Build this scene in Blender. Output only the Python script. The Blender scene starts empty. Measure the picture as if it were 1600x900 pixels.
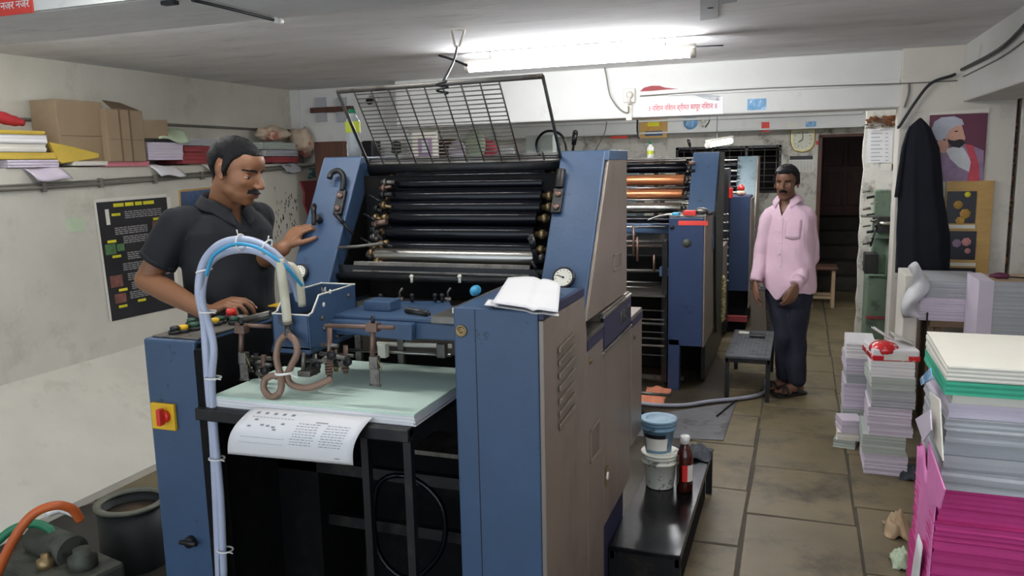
import bpy, bmesh, math, random
from math import sin, cos, pi, radians
from mathutils import Vector, Matrix, Euler
random.seed(7)
C = bpy.context.scene.collection

# ------------------------------------------------------------ camera, world, lights, exposure
CAM_H = 1.70; F_PX = 1240.0; YAW = 0.3483; PITCH = 0.157; ROLL = 0.0222
_f = Vector((-sin(YAW)*cos(PITCH), cos(YAW)*cos(PITCH), -sin(PITCH)))
_r = Vector((cos(YAW), sin(YAW), 0)); _d = _f.cross(_r)
RT = _r*cos(ROLL) + _d*sin(ROLL); DN = -_r*sin(ROLL) + _d*cos(ROLL)
cam = bpy.data.cameras.new('camera'); co = bpy.data.objects.new('camera', cam); C.objects.link(co)
cam.sensor_width = 36; cam.lens = 36*F_PX/1600; cam.clip_start = 0.05
co.matrix_world = Matrix(((RT.x, -DN.x, -_f.x, 0), (RT.y, -DN.y, -_f.y, 0), (RT.z, -DN.z, -_f.z, CAM_H), (0, 0, 0, 1)))
bpy.context.scene.camera = co

def at(px, py, x=None, y=None, z=None):
    "point of the place seen at a measured spot of the 1600x900 photograph, on a known plane"
    d = RT*((px-800)/F_PX) + DN*((py-450)/F_PX) + _f
    if y is not None: t = y/d.y
    elif x is not None: t = x/d.x
    else: t = (z-CAM_H)/d.z
    return Vector((0, 0, CAM_H)) + d*t

sc = bpy.context.scene
sc.view_settings.view_transform = 'Standard'; sc.view_settings.look = 'None'
sc.view_settings.gamma = 1; sc.view_settings.use_curve_mapping = False
sc.view_settings.exposure = 0.92
w = bpy.data.worlds.new('daylight'); sc.world = w; w.use_nodes = True
w.node_tree.nodes['Background'].inputs[0].default_value = (0.78, 0.88, 1.0, 1)
w.node_tree.nodes['Background'].inputs[1].default_value = 1.0      # daylight through the open shop front behind the camera

# ------------------------------------------------------------ materials
def lin(c):
    return tuple(((v/255)/12.92 if v/255 <= .04045 else ((v/255+.055)/1.055)**2.4) for v in c)
MC = {}
def mat(name, rgb, rough=.6, metal=0, var=.12, scale=6, dirt=None, dirt_amt=.0, dirt_scale=3, bump=0, bump_scale=60, stretch=None, emit=0, trans=0, alpha=1, coat=0, spec=.5, detail=6, lo=.52, hi=.62):
    if name in MC: return MC[name]
    m = bpy.data.materials.new(name); m.use_nodes = True; MC[name] = m
    nt = m.node_tree; N = nt.nodes; L = nt.links; b = N['Principled BSDF']
    col = lin(rgb)
    tc = N.new('ShaderNodeTexCoord'); mp = N.new('ShaderNodeMapping'); L.new(tc.outputs['Object'], mp.inputs['Vector'])
    if stretch: mp.inputs['Scale'].default_value = stretch
    n1 = N.new('ShaderNodeTexNoise'); n1.inputs['Scale'].default_value = scale; n1.inputs['Detail'].default_value = detail; n1.inputs['Roughness'].default_value = .65
    L.new(mp.outputs[0], n1.inputs['Vector'])
    cr = N.new('ShaderNodeValToRGB'); cr.color_ramp.elements[0].position = .3; cr.color_ramp.elements[1].position = .7
    cr.color_ramp.elements[0].color = tuple(c*(1-var) for c in col)+(1,)
    cr.color_ramp.elements[1].color = tuple(min(1, c*(1+var)) for c in col)+(1,)
    L.new(n1.outputs['Fac'], cr.inputs['Fac'])
    out = cr.outputs['Color']
    if dirt is not None:
        n2 = N.new('ShaderNodeTexNoise'); n2.inputs['Scale'].default_value = dirt_scale; n2.inputs['Detail'].default_value = 9; n2.inputs['Roughness'].default_value = .7
        L.new(mp.outputs[0], n2.inputs['Vector'])
        r2 = N.new('ShaderNodeValToRGB'); r2.color_ramp.elements[0].position = lo; r2.color_ramp.elements[1].position = hi
        r2.color_ramp.elements[0].color = (0, 0, 0, 1); r2.color_ramp.elements[1].color = (dirt_amt,)*3+(1,)
        L.new(n2.outputs['Fac'], r2.inputs['Fac'])
        mx = N.new('ShaderNodeMixRGB'); L.new(r2.outputs['Color'], mx.inputs['Fac']); L.new(out, mx.inputs['Color1'])
        mx.inputs['Color2'].default_value = lin(dirt)+(1,); out = mx.outputs['Color']
    L.new(out, b.inputs['Base Color'])
    b.inputs['Roughness'].default_value = rough; b.inputs['Metallic'].default_value = metal
    b.inputs['Specular IOR Level'].default_value = spec
    if coat: b.inputs['Coat Weight'].default_value = coat; b.inputs['Coat Roughness'].default_value = .15
    if trans: b.inputs['Transmission Weight'].default_value = trans; b.inputs['IOR'].default_value = 1.05
    if alpha < 1: b.inputs['Alpha'].default_value = alpha
    if emit:
        L.new(out, b.inputs['Emission Color']); b.inputs['Emission Strength'].default_value = emit
    if bump:
        n3 = N.new('ShaderNodeTexNoise'); n3.inputs['Scale'].default_value = bump_scale; n3.inputs['Detail'].default_value = 5
        L.new(mp.outputs[0], n3.inputs['Vector'])
        bp = N.new('ShaderNodeBump'); bp.inputs['Strength'].default_value = bump; bp.inputs['Distance'].default_value = .01
        L.new(n3.outputs['Fac'], bp.inputs['Height']); L.new(bp.outputs[0], b.inputs['Normal'])
    return m
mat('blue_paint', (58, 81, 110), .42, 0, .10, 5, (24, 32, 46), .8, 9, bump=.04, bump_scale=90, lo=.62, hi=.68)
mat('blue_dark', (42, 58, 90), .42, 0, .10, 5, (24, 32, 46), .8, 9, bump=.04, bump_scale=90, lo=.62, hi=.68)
mat('grey_panel', (136, 124, 114), .38, .35, .10, 3, (60, 55, 48), .35, 4, bump=.03, stretch=(1, 1, .4))
mat('dull_panel', (128, 118, 104), .3, .5)
mat('navy_band', (40, 42, 70), .5)
mat('steel', (175, 172, 165), .28, 1, .12, 8, (90, 80, 65), .5, 6, stretch=(.4, 1, 1))
mat('dull_steel', (118, 114, 108), .42, .8, .2, 10, (60, 48, 38), .6, 9)
mat('chrome', (205, 203, 198), .18, 1, .05)
mat('copper', (214, 140, 96), .32, .75, .1, 5, stretch=(.3, 1, 1))
mat('black_rubber', (8, 10, 18), .17, 0, .2, 8, spec=.35)
mat('black_metal', (26, 26, 28), .42, .2, .3, 9, (70, 62, 52), .35, 11)
mat('machine_dark', (12, 12, 14), .8, 0, .3, 8, (40, 34, 28), .3, 12, spec=.2)  # near-black, with the shade of machine insides put into the colour
mat('brass', (150, 128, 92), .4, .8, .25, 12)
mat('bronze', (120, 96, 84), .45, .6, .25, 10)
mat('white_paper', (228, 226, 226), .8, 0, .03, 4)
mat('green_paper', (205, 226, 212), .75, 0, .02, 2)
mat('ink', (70, 70, 74), .8); mat('faded_ink', (140, 140, 144), .8)
mat('dial_face', (232, 228, 212), .5, 0, .03)
mat('glass', (240, 240, 240), .05, 0, 0, trans=1)
mat('clear_hose', (176, 184, 205), .28, 0, .08, 4, coat=.3)
mat('hose_blue', (60, 160, 205), .3, 0, .08)
mat('hose_beige', (206, 200, 176), .35, 0, .08, coat=.2)
mat('hose_brown', (132, 104, 86), .38, 0, .12, 8, coat=.2)
mat('tie_white', (232, 230, 225), .5)
mat('red_plastic', (214, 40, 30), .35, 0, .05, coat=.3)
mat('yellow_plastic', (226, 178, 30), .45, 0, .06)
mat('green_plastic', (30, 70, 50), .4)
mat('black_plastic', (22, 22, 24), .35, 0, .1)
mat('teal', (70, 160, 170), .5)
mat('cyan_plastic', (62, 150, 190), .4)

# ------------------------------------------------------------ mesh builder
class MB:
    def __init__(s): s.bm = bmesh.new(); s.mi = 0
    def _f(s, vs, smooth=False):
        try:
            f = s.bm.faces.new(vs); f.material_index = s.mi; f.smooth = smooth; return f
        except ValueError: return None
    def poly(s, pts, smooth=False):
        return s._f([s.bm.verts.new(p) for p in pts], smooth)
    def box(s, x0, x1, y0, y1, z0, z1, M=None):
        P = [Vector((x, y, z)) for x in (x0, x1) for y in (y0, y1) for z in (z0, z1)]
        if M is not None: P = [M @ p for p in P]
        v = [s.bm.verts.new(p) for p in P]
        for q in ((0, 1, 3, 2), (4, 6, 7, 5), (0, 4, 5, 1), (2, 3, 7, 6), (0, 2, 6, 4), (1, 5, 7, 3)): s._f([v[i] for i in q])
        return s
    def prism(s, pts, vec):
        "polygon (3D points) swept by vec"
        vec = Vector(vec); a = [s.bm.verts.new(p) for p in pts]; b = [s.bm.verts.new(Vector(p)+vec) for p in pts]
        s._f(a[::-1]); s._f(b); n = len(a)
        for i in range(n): s._f([a[i], a[(i+1) % n], b[(i+1) % n], b[i]])
        return s
    def yz(s, pts, x0, x1): return s.prism([Vector((x0, p[0], p[1])) for p in pts], (x1-x0, 0, 0))
    def xz(s, pts, y0, y1): return s.prism([Vector((p[0], y0, p[1])) for p in pts], (0, y1-y0, 0))
    def xy(s, pts, z0, z1): return s.prism([Vector((p[0], p[1], z0)) for p in pts], (0, 0, z1-z0))
    def rings(s, R, caps=True, smooth=True, closed=False):
        V = [[s.bm.verts.new(p) for p in r] for r in R]; n = len(V[0])
        m = len(V) if closed else len(V)-1
        for i in range(m):
            a, b = V[i], V[(i+1) % len(V)]
            for j in range(n): s._f([a[j], a[(j+1) % n], b[(j+1) % n], b[j]], smooth)
        if caps and not closed: s._f(V[0][::-1]); s._f(V[-1])
        return s
    def frame(s, d):
        d = d.normalized(); u = d.orthogonal().normalized(); return u, d.cross(u)
    def cyl(s, p0, p1, r0, r1=None, n=16, smooth=True):
        p0 = Vector(p0); p1 = Vector(p1); r1 = r0 if r1 is None else r1; u, v = s.frame(p1-p0)
        return s.rings([[p+(u*cos(2*pi*k/n)+v*sin(2*pi*k/n))*r for k in range(n)] for p, r in ((p0, r0), (p1, r1))], smooth=smooth)
    def lathe(s, c, axis, prof, n=24, caps=True):
        "prof: list of (distance along the axis, radius)"
        c = Vector(c); a = Vector(axis).normalized(); u, v = s.frame(a)
        return s.rings([[c+a*h+(u*cos(2*pi*k/n)+v*sin(2*pi*k/n))*max(r, 1e-4) for k in range(n)] for h, r in prof], caps=caps)
    def tube(s, pts, r, n=10, sm=0, closed=False):
        P = [Vector(p) for p in pts]
        if sm: P = catmull(P, sm, closed)
        R = []; up = None
        for i, p in enumerate(P):
            a = P[i-1] if (i > 0 or closed) else P[0]; b = P[(i+1) % len(P)] if (i < len(P)-1 or closed) else P[-1]
            d = (b-a); d = d.normalized() if d.length > 1e-9 else Vector((0, 0, 1))
            if up is None: up = d.orthogonal().normalized()
            u = (up-d*up.dot(d)); u = u.normalized() if u.length > 1e-6 else d.orthogonal().normalized(); up = u; v = d.cross(u)
            rr = r[min(len(r)-1, int(i*len(r)/len(P)))] if isinstance(r, (list, tuple)) else r
            R.append([p+(u*cos(2*pi*k/n)+v*sin(2*pi*k/n))*rr for k in range(n)])
        return s.rings(R, closed=closed)
    def sphere(s, c, r, n=16, m=10, M=None):
        c = Vector(c); r = Vector(r) if not isinstance(r, (int, float)) else Vector((r, r, r)); R = []
        for i in range(1, m):
            t = pi*i/m; R.append([Vector((r.x*sin(t)*cos(2*pi*k/n), r.y*sin(t)*sin(2*pi*k/n), r.z*cos(t))) for k in range(n)])
        R = [[(M @ p if M is not None else p)+c for p in q] for q in R]
        return s.rings(R)
    def grid(s, fn, nu, nv, smooth=True):
        V = [[s.bm.verts.new(fn(i/nu, j/nv)) for j in range(nv+1)] for i in range(nu+1)]
        for i in range(nu):
            for j in range(nv): s._f([V[i][j], V[i+1][j], V[i+1][j+1], V[i][j+1]], smooth)
        return s
    def build(s, name, m, parent=None, bevel=0, solid=0, sub=0):
        me = bpy.data.meshes.new(name); bmesh.ops.recalc_face_normals(s.bm, faces=s.bm.faces[:])
        xs = [v.co for v in s.bm.verts]
        if parent is not None: off = world_loc(parent)
        else:
            lo = Vector((min(v.x for v in xs), min(v.y for v in xs), min(v.z for v in xs))); hi = Vector((max(v.x for v in xs), max(v.y for v in xs), 0))
            off = Vector(((lo.x+hi.x)/2, (lo.y+hi.y)/2, lo.z))
        for v in s.bm.verts: v.co -= off
        s.bm.to_mesh(me); s.bm.free()
        o = bpy.data.objects.new(name, me); C.objects.link(o)
        for q in (m if isinstance(m, (list, tuple)) else [m]): me.materials.append(MC[q] if isinstance(q, str) else q)
        if parent is not None: o.parent = parent
        else: o.location = off
        if solid:
            d = o.modifiers.new('solid', 'SOLIDIFY'); d.thickness = solid; d.offset = 0
        if bevel:
            d = o.modifiers.new('bevel', 'BEVEL'); d.width = bevel; d.segments = 2; d.limit_method = 'ANGLE'; d.angle_limit = radians(40)
        if sub:
            d = o.modifiers.new('sub', 'SUBSURF'); d.levels = sub; d.render_levels = sub
        return o
def world_loc(o):
    p = Vector(o.location)
    while o.parent is not None: o = o.parent; p = p+o.location
    return p
def catmull(P, k, closed=False):
    out = []; n = len(P)
    for i in range(n if closed else n-1):
        g = (lambda j: P[j % n]) if closed else (lambda j: P[max(0, min(n-1, j))])
        a, b, c, d = g(i-1), g(i), g(i+1), g(i+2)
        for q in range(k):
            t = q/k; out.append(.5*((2*b)+(c-a)*t+(2*a-5*b+4*c-d)*t*t+(3*b-a-3*c+d)*t**3))
    if not closed: out.append(P[-1])
    return out
def thing(name, label, cat, loc, group=None):
    o = bpy.data.objects.new(name, None); C.objects.link(o); o.location = loc; o.empty_display_size = .1
    o['label'] = label; o['category'] = cat
    if group: o['group'] = group
    return o
def tag(o, label, cat, group=None, kind=None):
    o['label'] = label; o['category'] = cat
    if group: o['group'] = group
    if kind: o['kind'] = kind
    return o
def pieces(ms, name, m, parent):
    for q in ms: q.build(name, m, parent)
def struct(o): o['kind'] = 'structure'; return o
def part_label(o, l): o['label'] = l; return o
def box(name, m, parent, x0, x1, y0, y1, z0, z1, bevel=0, M=None):
    return MB().box(x0, x1, y0, y1, z0, z1, M).build(name, m, parent, bevel)
def text(name, s, m, parent, loc, ux, uy, size, ext=.0008, align='CENTER', width=None, bold=0):
    "lettering as real mesh lying on a surface: ux = reading direction, uy = up direction"
    cu = bpy.data.curves.new(name, 'FONT'); cu.body = s; cu.size = size; cu.extrude = ext; cu.align_x = align; cu.align_y = 'CENTER'; cu.offset = bold; cu.resolution_u = 2
    t = bpy.data.objects.new(name, cu); C.objects.link(t)
    dg = bpy.context.evaluated_depsgraph_get(); me = bpy.data.meshes.new_from_object(t.evaluated_get(dg))
    bpy.data.objects.remove(t)
    if not len(me.vertices): return None
    ux = Vector(ux).normalized(); uy = Vector(uy); uy = (uy-ux*uy.dot(ux)).normalized(); uz = ux.cross(uy)
    k = 1
    if width:
        xs = [v.co.x for v in me.vertices]; k = width/(max(xs)-min(xs))
    off = world_loc(parent) if parent is not None else Vector((0, 0, 0))
    for v in me.vertices: v.co = Vector(loc)+ux*v.co.x*k+uy*v.co.y+uz*(v.co.z+.0005)-off
    me.materials.append(MC[m]); o = bpy.data.objects.new(name, me); C.objects.link(o); o.parent = parent
    return o
# ------------------------------------------------------------ room materials
mat('plaster_left', (202, 199, 186), .85, 0, .06, 3, (136, 130, 112), .45, 2.2, bump=.1, bump_scale=25, lo=.55, hi=.72)
mat('plaster_white', (214, 214, 210), .82, 0, .04, 3, (150, 144, 130), .35, 3, bump=.08, bump_scale=25, lo=.6, hi=.72)
mat('plaster_grimy', (206, 203, 192), .85, 0, .08, 4, (84, 76, 64), .75, 4.5, bump=.15, bump_scale=30, lo=.53, hi=.66)
mat('plaster_column', (208, 203, 192), .85, 0, .05, 3, (110, 102, 88), .4, 3.2, bump=.08, lo=.6, hi=.74)
mat('ceiling_grey', (228, 227, 228), .9, 0, .10, 2, (98, 96, 98), .35, 3, bump=.2, bump_scale=14, stretch=(.6, 2.2, 1), lo=.56, hi=.7)
mat('slab_stone', (112, 100, 74), .5, 0, .2, 3, (52, 46, 34), .75, 3.2, bump=.14, bump_scale=30, lo=.5, hi=.66)
mat('mortar', (70, 64, 52), .85, 0, .2, 12)
mat('dark_void', (20, 18, 17), .9)  # darkness outside the window put into the colour
mat('old_wood', (84, 52, 40), .55, 0, .3, 5, stretch=(6, 1, .6))
mat('rust', (110, 66, 34), .85, 0, .4, 14, (40, 26, 18), .8, 20)
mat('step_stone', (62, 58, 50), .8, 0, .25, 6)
mat('floor_darkening', (40, 36, 30), .6, 0, .3, 5)  # dark colour put in to take down the floor brightness
mat('oily_shade_film', (60, 52, 38), .45, 0, .35, 4, (34, 30, 26), .8, 2.5)  # oily floor, with the shade under the presses put into the colour
mat('cable_black', (30, 32, 38), .45)
mat('cable_grey', (110, 106, 98), .5)
mat('tube_light', (250, 252, 255), .3, 0, 0, emit=52)
mat('fill_tube_dim', (250, 250, 250), .3, 0, 0, emit=17)  # glow of the added tube behind the front beam
mat('fill_tube_soft', (250, 250, 250), .3, 0, 0, emit=30)  # glow of the added unseen tubes at the front beam
mat('fixture_white', (204, 198, 188), .4)

# ------------------------------------------------------------ room shell
XL, XLED, YB = -4.45, -4.20, 10.0
YF = -1.6
# floor: irregular stone slabs bedded in dark mortar
fl = MB(); fl.box(-4.6, 2.8, YF, 13.2, -.06, -.004); fl.mi = 1
colx = [-4.45, -3.75, -3.1, -2.45, -1.8, -1.2, -.66, -.195, .30, .80, 1.35, 1.95, 2.6]
rr = random.Random(3)
for i in range(len(colx)-1):
    a, b = colx[i], colx[i+1]; ys = [YF]
    if i == 7: ys = [YF, -.9, -.2, .5, 1.1, 1.66, 2.2, 2.72, 3.16, 3.78, 4.42, 5.06, 5.56, 6.1, 6.6, 7.15, 7.7, 8.3, 8.9, 9.5, 10.1]
    elif i == 6: ys = [YF, -.7, 0, .6, 1.2, 1.75, 2.3, 2.9, 3.42, 4.05, 4.72, 5.3, 5.9, 6.5, 7.1, 7.7, 8.3, 8.9, 9.5, 10.1]
    elif i == 8: ys = [YF, -.8, .1, .8, 1.5, 2.1, 2.7, 3.34, 4.0, 4.75, 5.4, 6.0, 6.5, 7.1, 7.7, 8.3, 8.9, 9.5, 10.1]
    while ys[-1] < 13: ys.append(ys[-1]+rr.uniform(.45, .75))
    for y0, y1 in zip(ys, ys[1:]):
        g = .0065; j = lambda: rr.uniform(-.007, .007); h = rr.uniform(-.0015, .0015)
        q = [(a+g+j(), y0+g+j()), (b-g+j(), y0+g+j()), (b-g+j(), y1-g+j()), (a+g+j(), y1-g+j())]
        fl.xy(q, -.01, h)
struct(fl.build('floor', ['mortar', 'slab_stone'], bevel=.004))
# ceilings
struct(box('ceiling', 'ceiling_grey', None, -4.6, 1.0, 2.86, 10.3, 2.4, 2.5))
struct(box('ceiling', 'ceiling_grey', None, -4.6, 2.8, YF, 2.34, 2.86, 2.96))
struct(box('ceiling', 'ceiling_grey', None, 1.3, 2.8, 2.34, 6.3, 2.04, 2.14))
MB0 = MB(); MB0.box(-4.6, 1.0, 2.34, 2.86, 2.3, 2.86)
struct(MB0.build('trim_1', ['ceiling_grey'], bevel=.01))
fb = MB().box(-4.6, 1.0, 2.325, 2.341, 2.302, 2.859).build('trim_2', 'plaster_white'); struct(fb)
struct(box('trim_3', 'plaster_white', None, 1.0, 1.3, YF, 6.1, 2.03, 2.86, .01))
# left wall with the storage ledge
m = MB(); m.box(-4.6, XL, YF, 10.2, 1.73, 2.86); m.box(-4.6, XLED, YF, 10.2, 0, 1.73)
struct(m.build('wall_left', 'plaster_left', bevel=.008))
m = MB(); m.box(XL, -3.25, 6.4, 6.6, 1.73, 2.4); m.box(XLED, -3.25, 6.4, 6.6, 0, 1.73); m.box(-3.46, -3.25, 6.372, 6.4, 1.2, 2.4)
m.box(XL, -4.36, 6.36, 6.4, 1.73, 2.4)
struct(m.build('wall_column_left', 'plaster_white', bevel=.006))
# main cross beam with its painted bands
m = MB(); m.box(-3.25, 1.0, 6.15, 6.45, 2.015, 2.4)
struct(m.build('trim_4', 'plaster_white', bevel=.012))
m = MB(); m.box(-.95, .62, 6.135, 6.15, 2.165, 2.20); struct(m.build('trim_5', 'plaster_white', bevel=.004))
# pillar wall on the right, partition behind it
m = MB(); m.box(.625, 1.318, 6.1, 6.35, 0, 2.4); m.box(1.345, 2.8, 6.1, 6.35, 0, 2.4); m.box(1.318, 1.345, 6.28, 6.35, 0, 2.4)
struct(m.build('wall_column_right', 'plaster_column', bevel=.006))
struct(box('wall_right', 'plaster_column', None, 2.6, 2.8, YF, 6.1, 0, 2.86))
m = MB()
edge = [(.535+random.uniform(-.012, .012), z) for z in [i*.12 for i in range(21)]]
m.xz([(1.3, 0)]+[(x, z) for x, z in edge]+[(1.3, 2.4)], 7.9, 8.02)
struct(m.build('wall_partition', 'plaster_grimy'))
struct(box('wall_passage', 'plaster_grimy', None, 1.2, 1.3, 6.35, 10.0, 0, 2.4))
# back wall with a barred window and a doorway
wx0, wx1, wz0, wz1 = -1.45, -.215, 1.27, 1.835
dx0, dx1, dz1 = .215, .98, 1.905
m = MB()
m.box(-4.6, -3.0, YB, YB+.2, 0, 2.4); m.box(-3.0, wx0, YB, YB+.2, 0, 2.4); m.box(wx0, wx1, YB, YB+.2, 0, wz0); m.box(wx0, wx1, YB, YB+.2, wz1, 2.4)
m.box(wx1, dx0, YB, YB+.2, 0, 2.4); m.box(dx0, dx1, YB, YB+.2, dz1, 2.4); m.box(dx1, 1.3, YB, YB+.2, 0, 2.4)
struct(m.build('wall_back', 'plaster_grimy'))
m = MB(); m.box(-4.45, 1.0, 9.72, 10.0, 2.0, 2.4); struct(m.build('trim_6', 'plaster_white', bevel=.01))
m = MB(); m.box(-4.45, .62, 9.66, 9.72, 2.14, 2.165); m.box(-4.45, .62, 9.66, 9.72, 2.0, 2.02); struct(m.build('trim_7', 'plaster_white', bevel=.004))
# window: frame, bars
wr = thing('window_1', 'x', 'x', (-.83, 10.0, 1.27)); del wr['label']; del wr['category']; struct(wr)
m = MB()
for x in (wx0, wx0+.42, wx0+.82, wx1-.03): m.box(x, x+.03, 10.02, 10.07, wz0, wz1)
for z in (wz0, wz1-.03): m.box(wx0, wx1, 10.02, 10.07, z, z+.03)
m.build('window_frame', 'black_metal', wr)
for k in range(7): MB().cyl((wx0, 10.0, wz0+.06+k*.075), (wx1, 10.0, wz0+.06+k*.075), .006, n=8).build('bar', 'dull_steel', wr)
for k in range(9): MB().cyl((wx0+.1+k*.135, 10.01, wz0), (wx0+.1+k*.135, 10.01, wz1), .006, n=8).build('bar', 'dull_steel', wr)
struct(box('window_blackout', 'dark_void', None, -2, .1, 10.7, 10.75, .9, 2.3))  # added dark box behind the window, blocks world light and reads as darkness
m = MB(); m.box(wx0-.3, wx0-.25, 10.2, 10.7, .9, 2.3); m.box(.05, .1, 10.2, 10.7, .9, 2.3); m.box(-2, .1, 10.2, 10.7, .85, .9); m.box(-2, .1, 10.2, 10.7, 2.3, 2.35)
struct(m.build('window_blackout_sides', 'dark_void'))  # sides of the added light-blocking box
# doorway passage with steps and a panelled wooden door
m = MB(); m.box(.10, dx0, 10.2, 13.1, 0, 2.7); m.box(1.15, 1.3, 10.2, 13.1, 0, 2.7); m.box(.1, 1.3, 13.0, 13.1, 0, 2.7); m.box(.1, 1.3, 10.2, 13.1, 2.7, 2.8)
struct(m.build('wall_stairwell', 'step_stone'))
m = MB()
for k in range(5): m.box(dx0, 1.15, 10.75+k*.27, 13.0, k*.17, (k+1)*.17)
struct(m.build('trim_8', 'step_stone', bevel=.008))
dr = thing('door_1', 'x', 'x', (.6, 12.1, .85)); del dr['label']; del dr['category']; struct(dr)
m = MB(); m.box(.27, 1.0, 12.1, 12.14, .86, 2.6); m.build('leaf', 'old_wood', dr, .004)
for a, b in ((.30, .56), (.62, .96)):
    for c, d in ((1.0, 1.45), (1.55, 2.05), (2.12, 2.5)): box('panel', 'old_wood', dr, a, b, 12.085, 12.1, c, d, .008)
m = MB(); m.box(dx0-.03, dx0+.015, 9.985, 10.2, 0, dz1+.02); m.box(dx0-.03, dx1, 9.985, 10.2, dz1, dz1+.035); struct(m.build('trim_9', 'old_wood', bevel=.004))
# crack and rusty stain on the beam end, the torn edge strip of the gap beside the pillar
m = MB(); rr = random.Random(5)
for k in range(70):
    x = .53+rr.random()*.24; z = 1.93+rr.random()**.5*.09; m.box(x, x+rr.uniform(.01, .04), 7.88-rr.random()*.01, 7.9, z, z+rr.uniform(.006, .02))
struct(m.build('trim_10', 'rust'))
m = MB()
for k in range(30):
    z = .95+k*.035; m.box(1.319, 1.319+rr.uniform(.004, .02), 6.12, 6.2, z, z+rr.uniform(.01, .035))
struct(m.build('trim_11', ['rust']))
struct(MB().xy([(-3.9, 1.2), (-2.0, 1.0), (-1.95, 2.0), (-2.0, 3.3), (-2.6, 3.5), (-3.2, 3.2), (-3.6, 2.6)], .0022, .0032).build('trim_13', 'floor_darkening'))  # added dark sheet, lowers the floor brightness left of the press
struct(MB().xy([(-1.9, 1.7), (-.62, 1.8), (-.55, 2.9), (-.5, 3.9), (-.6, 4.6), (-.42, 5.3), (-.45, 6.3), (-.8, 7.6), (-1.9, 7.6)], .0022, .0028).build('trim_14', 'oily_shade_film'))  # dark sheet on the oily floor, shade beneath the presses in its colour
# lamps --------------------------------------------------------------
def tube_light(name, label, a, b, r, group=None, tm='tube_light'):
    a = Vector(a); b = Vector(b); mid = (a+b)/2
    t = thing(name, label, 'light', mid, group); d = (b-a).normalized()
    MB().cyl(a+d*.02, b-d*.02, r, n=14).build('tube', tm, t)
    for p, s in ((a, 1), (b, -1)): MB().cyl(p, p+d*s*.03, r*1.1, n=14).build('end_cap', 'fixture_white', t)
    u = Vector((0, 0, 1)); s = d.cross(u)
    q = MB(); c0 = a+u*(r+.006); q.prism([c0-s*r*.8, c0+s*r*.8, c0+s*r*.8+u*.018, c0-s*r*.8+u*.018], b-a); q.build('batten', 'fixture_white', t)
    return t
la = at(727, 107, z=2.305); lb = at(1087, 82, z=2.305)
tl = tube_light('tube_light', 'long glowing white tube light fixed under the grey ceiling', la, lb, .025)
for f_ in (.12, .88):
    p = la.lerp(lb, f_); MB().cyl(p+Vector((0, 0, .04)), (p.x, p.y, 2.4), .003, n=6).build('hanger_wire', 'cable_grey', tl)
tl2 = tube_light('tube_light', 'small glowing tube light above the farther presses near the back window', at(1105, 227, y=7.7), at(1143, 220, y=8.3), .024)
m = MB(); p = at(1120, 214, y=8.0); m.tube([p, p+Vector((0, 0, .1)), Vector((p.x, p.y, 2.4))], .003); m.build('hanging_wire', 'cable_black', tl2)
# added fill lamps, all unseen: three around the front beam, one behind the main beam
fill_tl3 = tube_light('tube_light', 'added unseen fill tube under the front beam above the aisle', (-.45, 2.45, 2.265), (.9, 2.45, 2.265), .021, tm='fill_tube_soft')
fill_tl5 = tube_light('tube_light', 'added unseen fill tube before the front beam above the near feeder', (-2.3, 2.15, 2.5), (-.9, 2.15, 2.5), .021, tm='fill_tube_soft')
fill_tl6 = tube_light('tube_light', 'added unseen fill tube tucked behind the front beam near the left wall', (-4.0, 2.93, 2.372), (-2.4, 2.93, 2.372), .019, tm='fill_tube_dim')
fill_tl4 = tube_light('tube_light', 'added fill tube on the back ceiling hidden behind the cross beam', (-1.3, 7.3, 2.365), (.1, 7.3, 2.365), .021)
# ------------------------------------------------------------ the near printing press
XR = -.62            # operator side face
def gauge(parent, c, nrm, r, name='pressure_gauge'):
    c = Vector(c); n = Vector(nrm).normalized()
    g = MB().lathe(c, n, [(0, r*.9), (r*.25, r*1.05), (r*.5, r*1.05), (r*.56, r*.98), (r*.56, r*.86), (r*.5, r*.84), (r*.5, 0)], 28).build(name, 'black_plastic', parent)
    MB().lathe(c+n*r*.5, n, [(0, r*.84), (.003, r*.84)], 28).build('dial_face', 'dial_face', g)
    f = c+n*(r*.5+.0035); up = Vector((0, 0, 1)); up = (up-n*up.dot(n)).normalized(); s = up.cross(n)
    m = MB()
    for k in range(11):
        a = radians(-130+k*26); d = s*sin(a)+up*cos(a); m.tube([f+d*r*.62, f+d*r*.76], .0011*r/.035, n=4)
    m.build('dial_marks', 'ink', g)
    a = radians(-70); d = s*sin(a)+up*cos(a)
    MB().tube([f-d*r*.15, f+d*r*.6], [.0018, .0012, .0007], n=4).sphere(f, r*.1, 8, 6).build('needle', 'black_metal', g)
    return g
def roller(parent, x0, x1, y, z, r, m='black_rubber', jm='brass', jl=.05, jr=.4, name='roller'):
    o = MB().lathe((x0, y, z), (1, 0, 0), [(0, r*.55), (0, r*.92), (.004, r), (x1-x0-.004, r), (x1-x0, r*.92), (x1-x0, r*.55)], 24).build(name, m, parent)
    for e, s in ((x0, -1), (x1, 1)):
        MB().lathe((e, y, z), (s, 0, 0), [(0, r*jr), (jl*.4, r*jr), (jl*.4, r*jr*1.6), (jl*.75, r*jr*1.6), (jl*.75, r*jr), (jl, r*jr)], 12).build('journal', jm, o)
    return o
def bolt(parent, p, n, r=.008, m='dull_steel'):
    MB().lathe(p, n, [(0, r*1.3), (.002, r*1.3), (.002, r), (.006, r), (.006, 0)], 6).build('bolt', m, parent)

press = thing('printing_press', 'large blue and grey offset printing press in front with a pile of pale green paper', 'printing press', (-1.29, 2.64, 0))
F = 1.94
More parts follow.
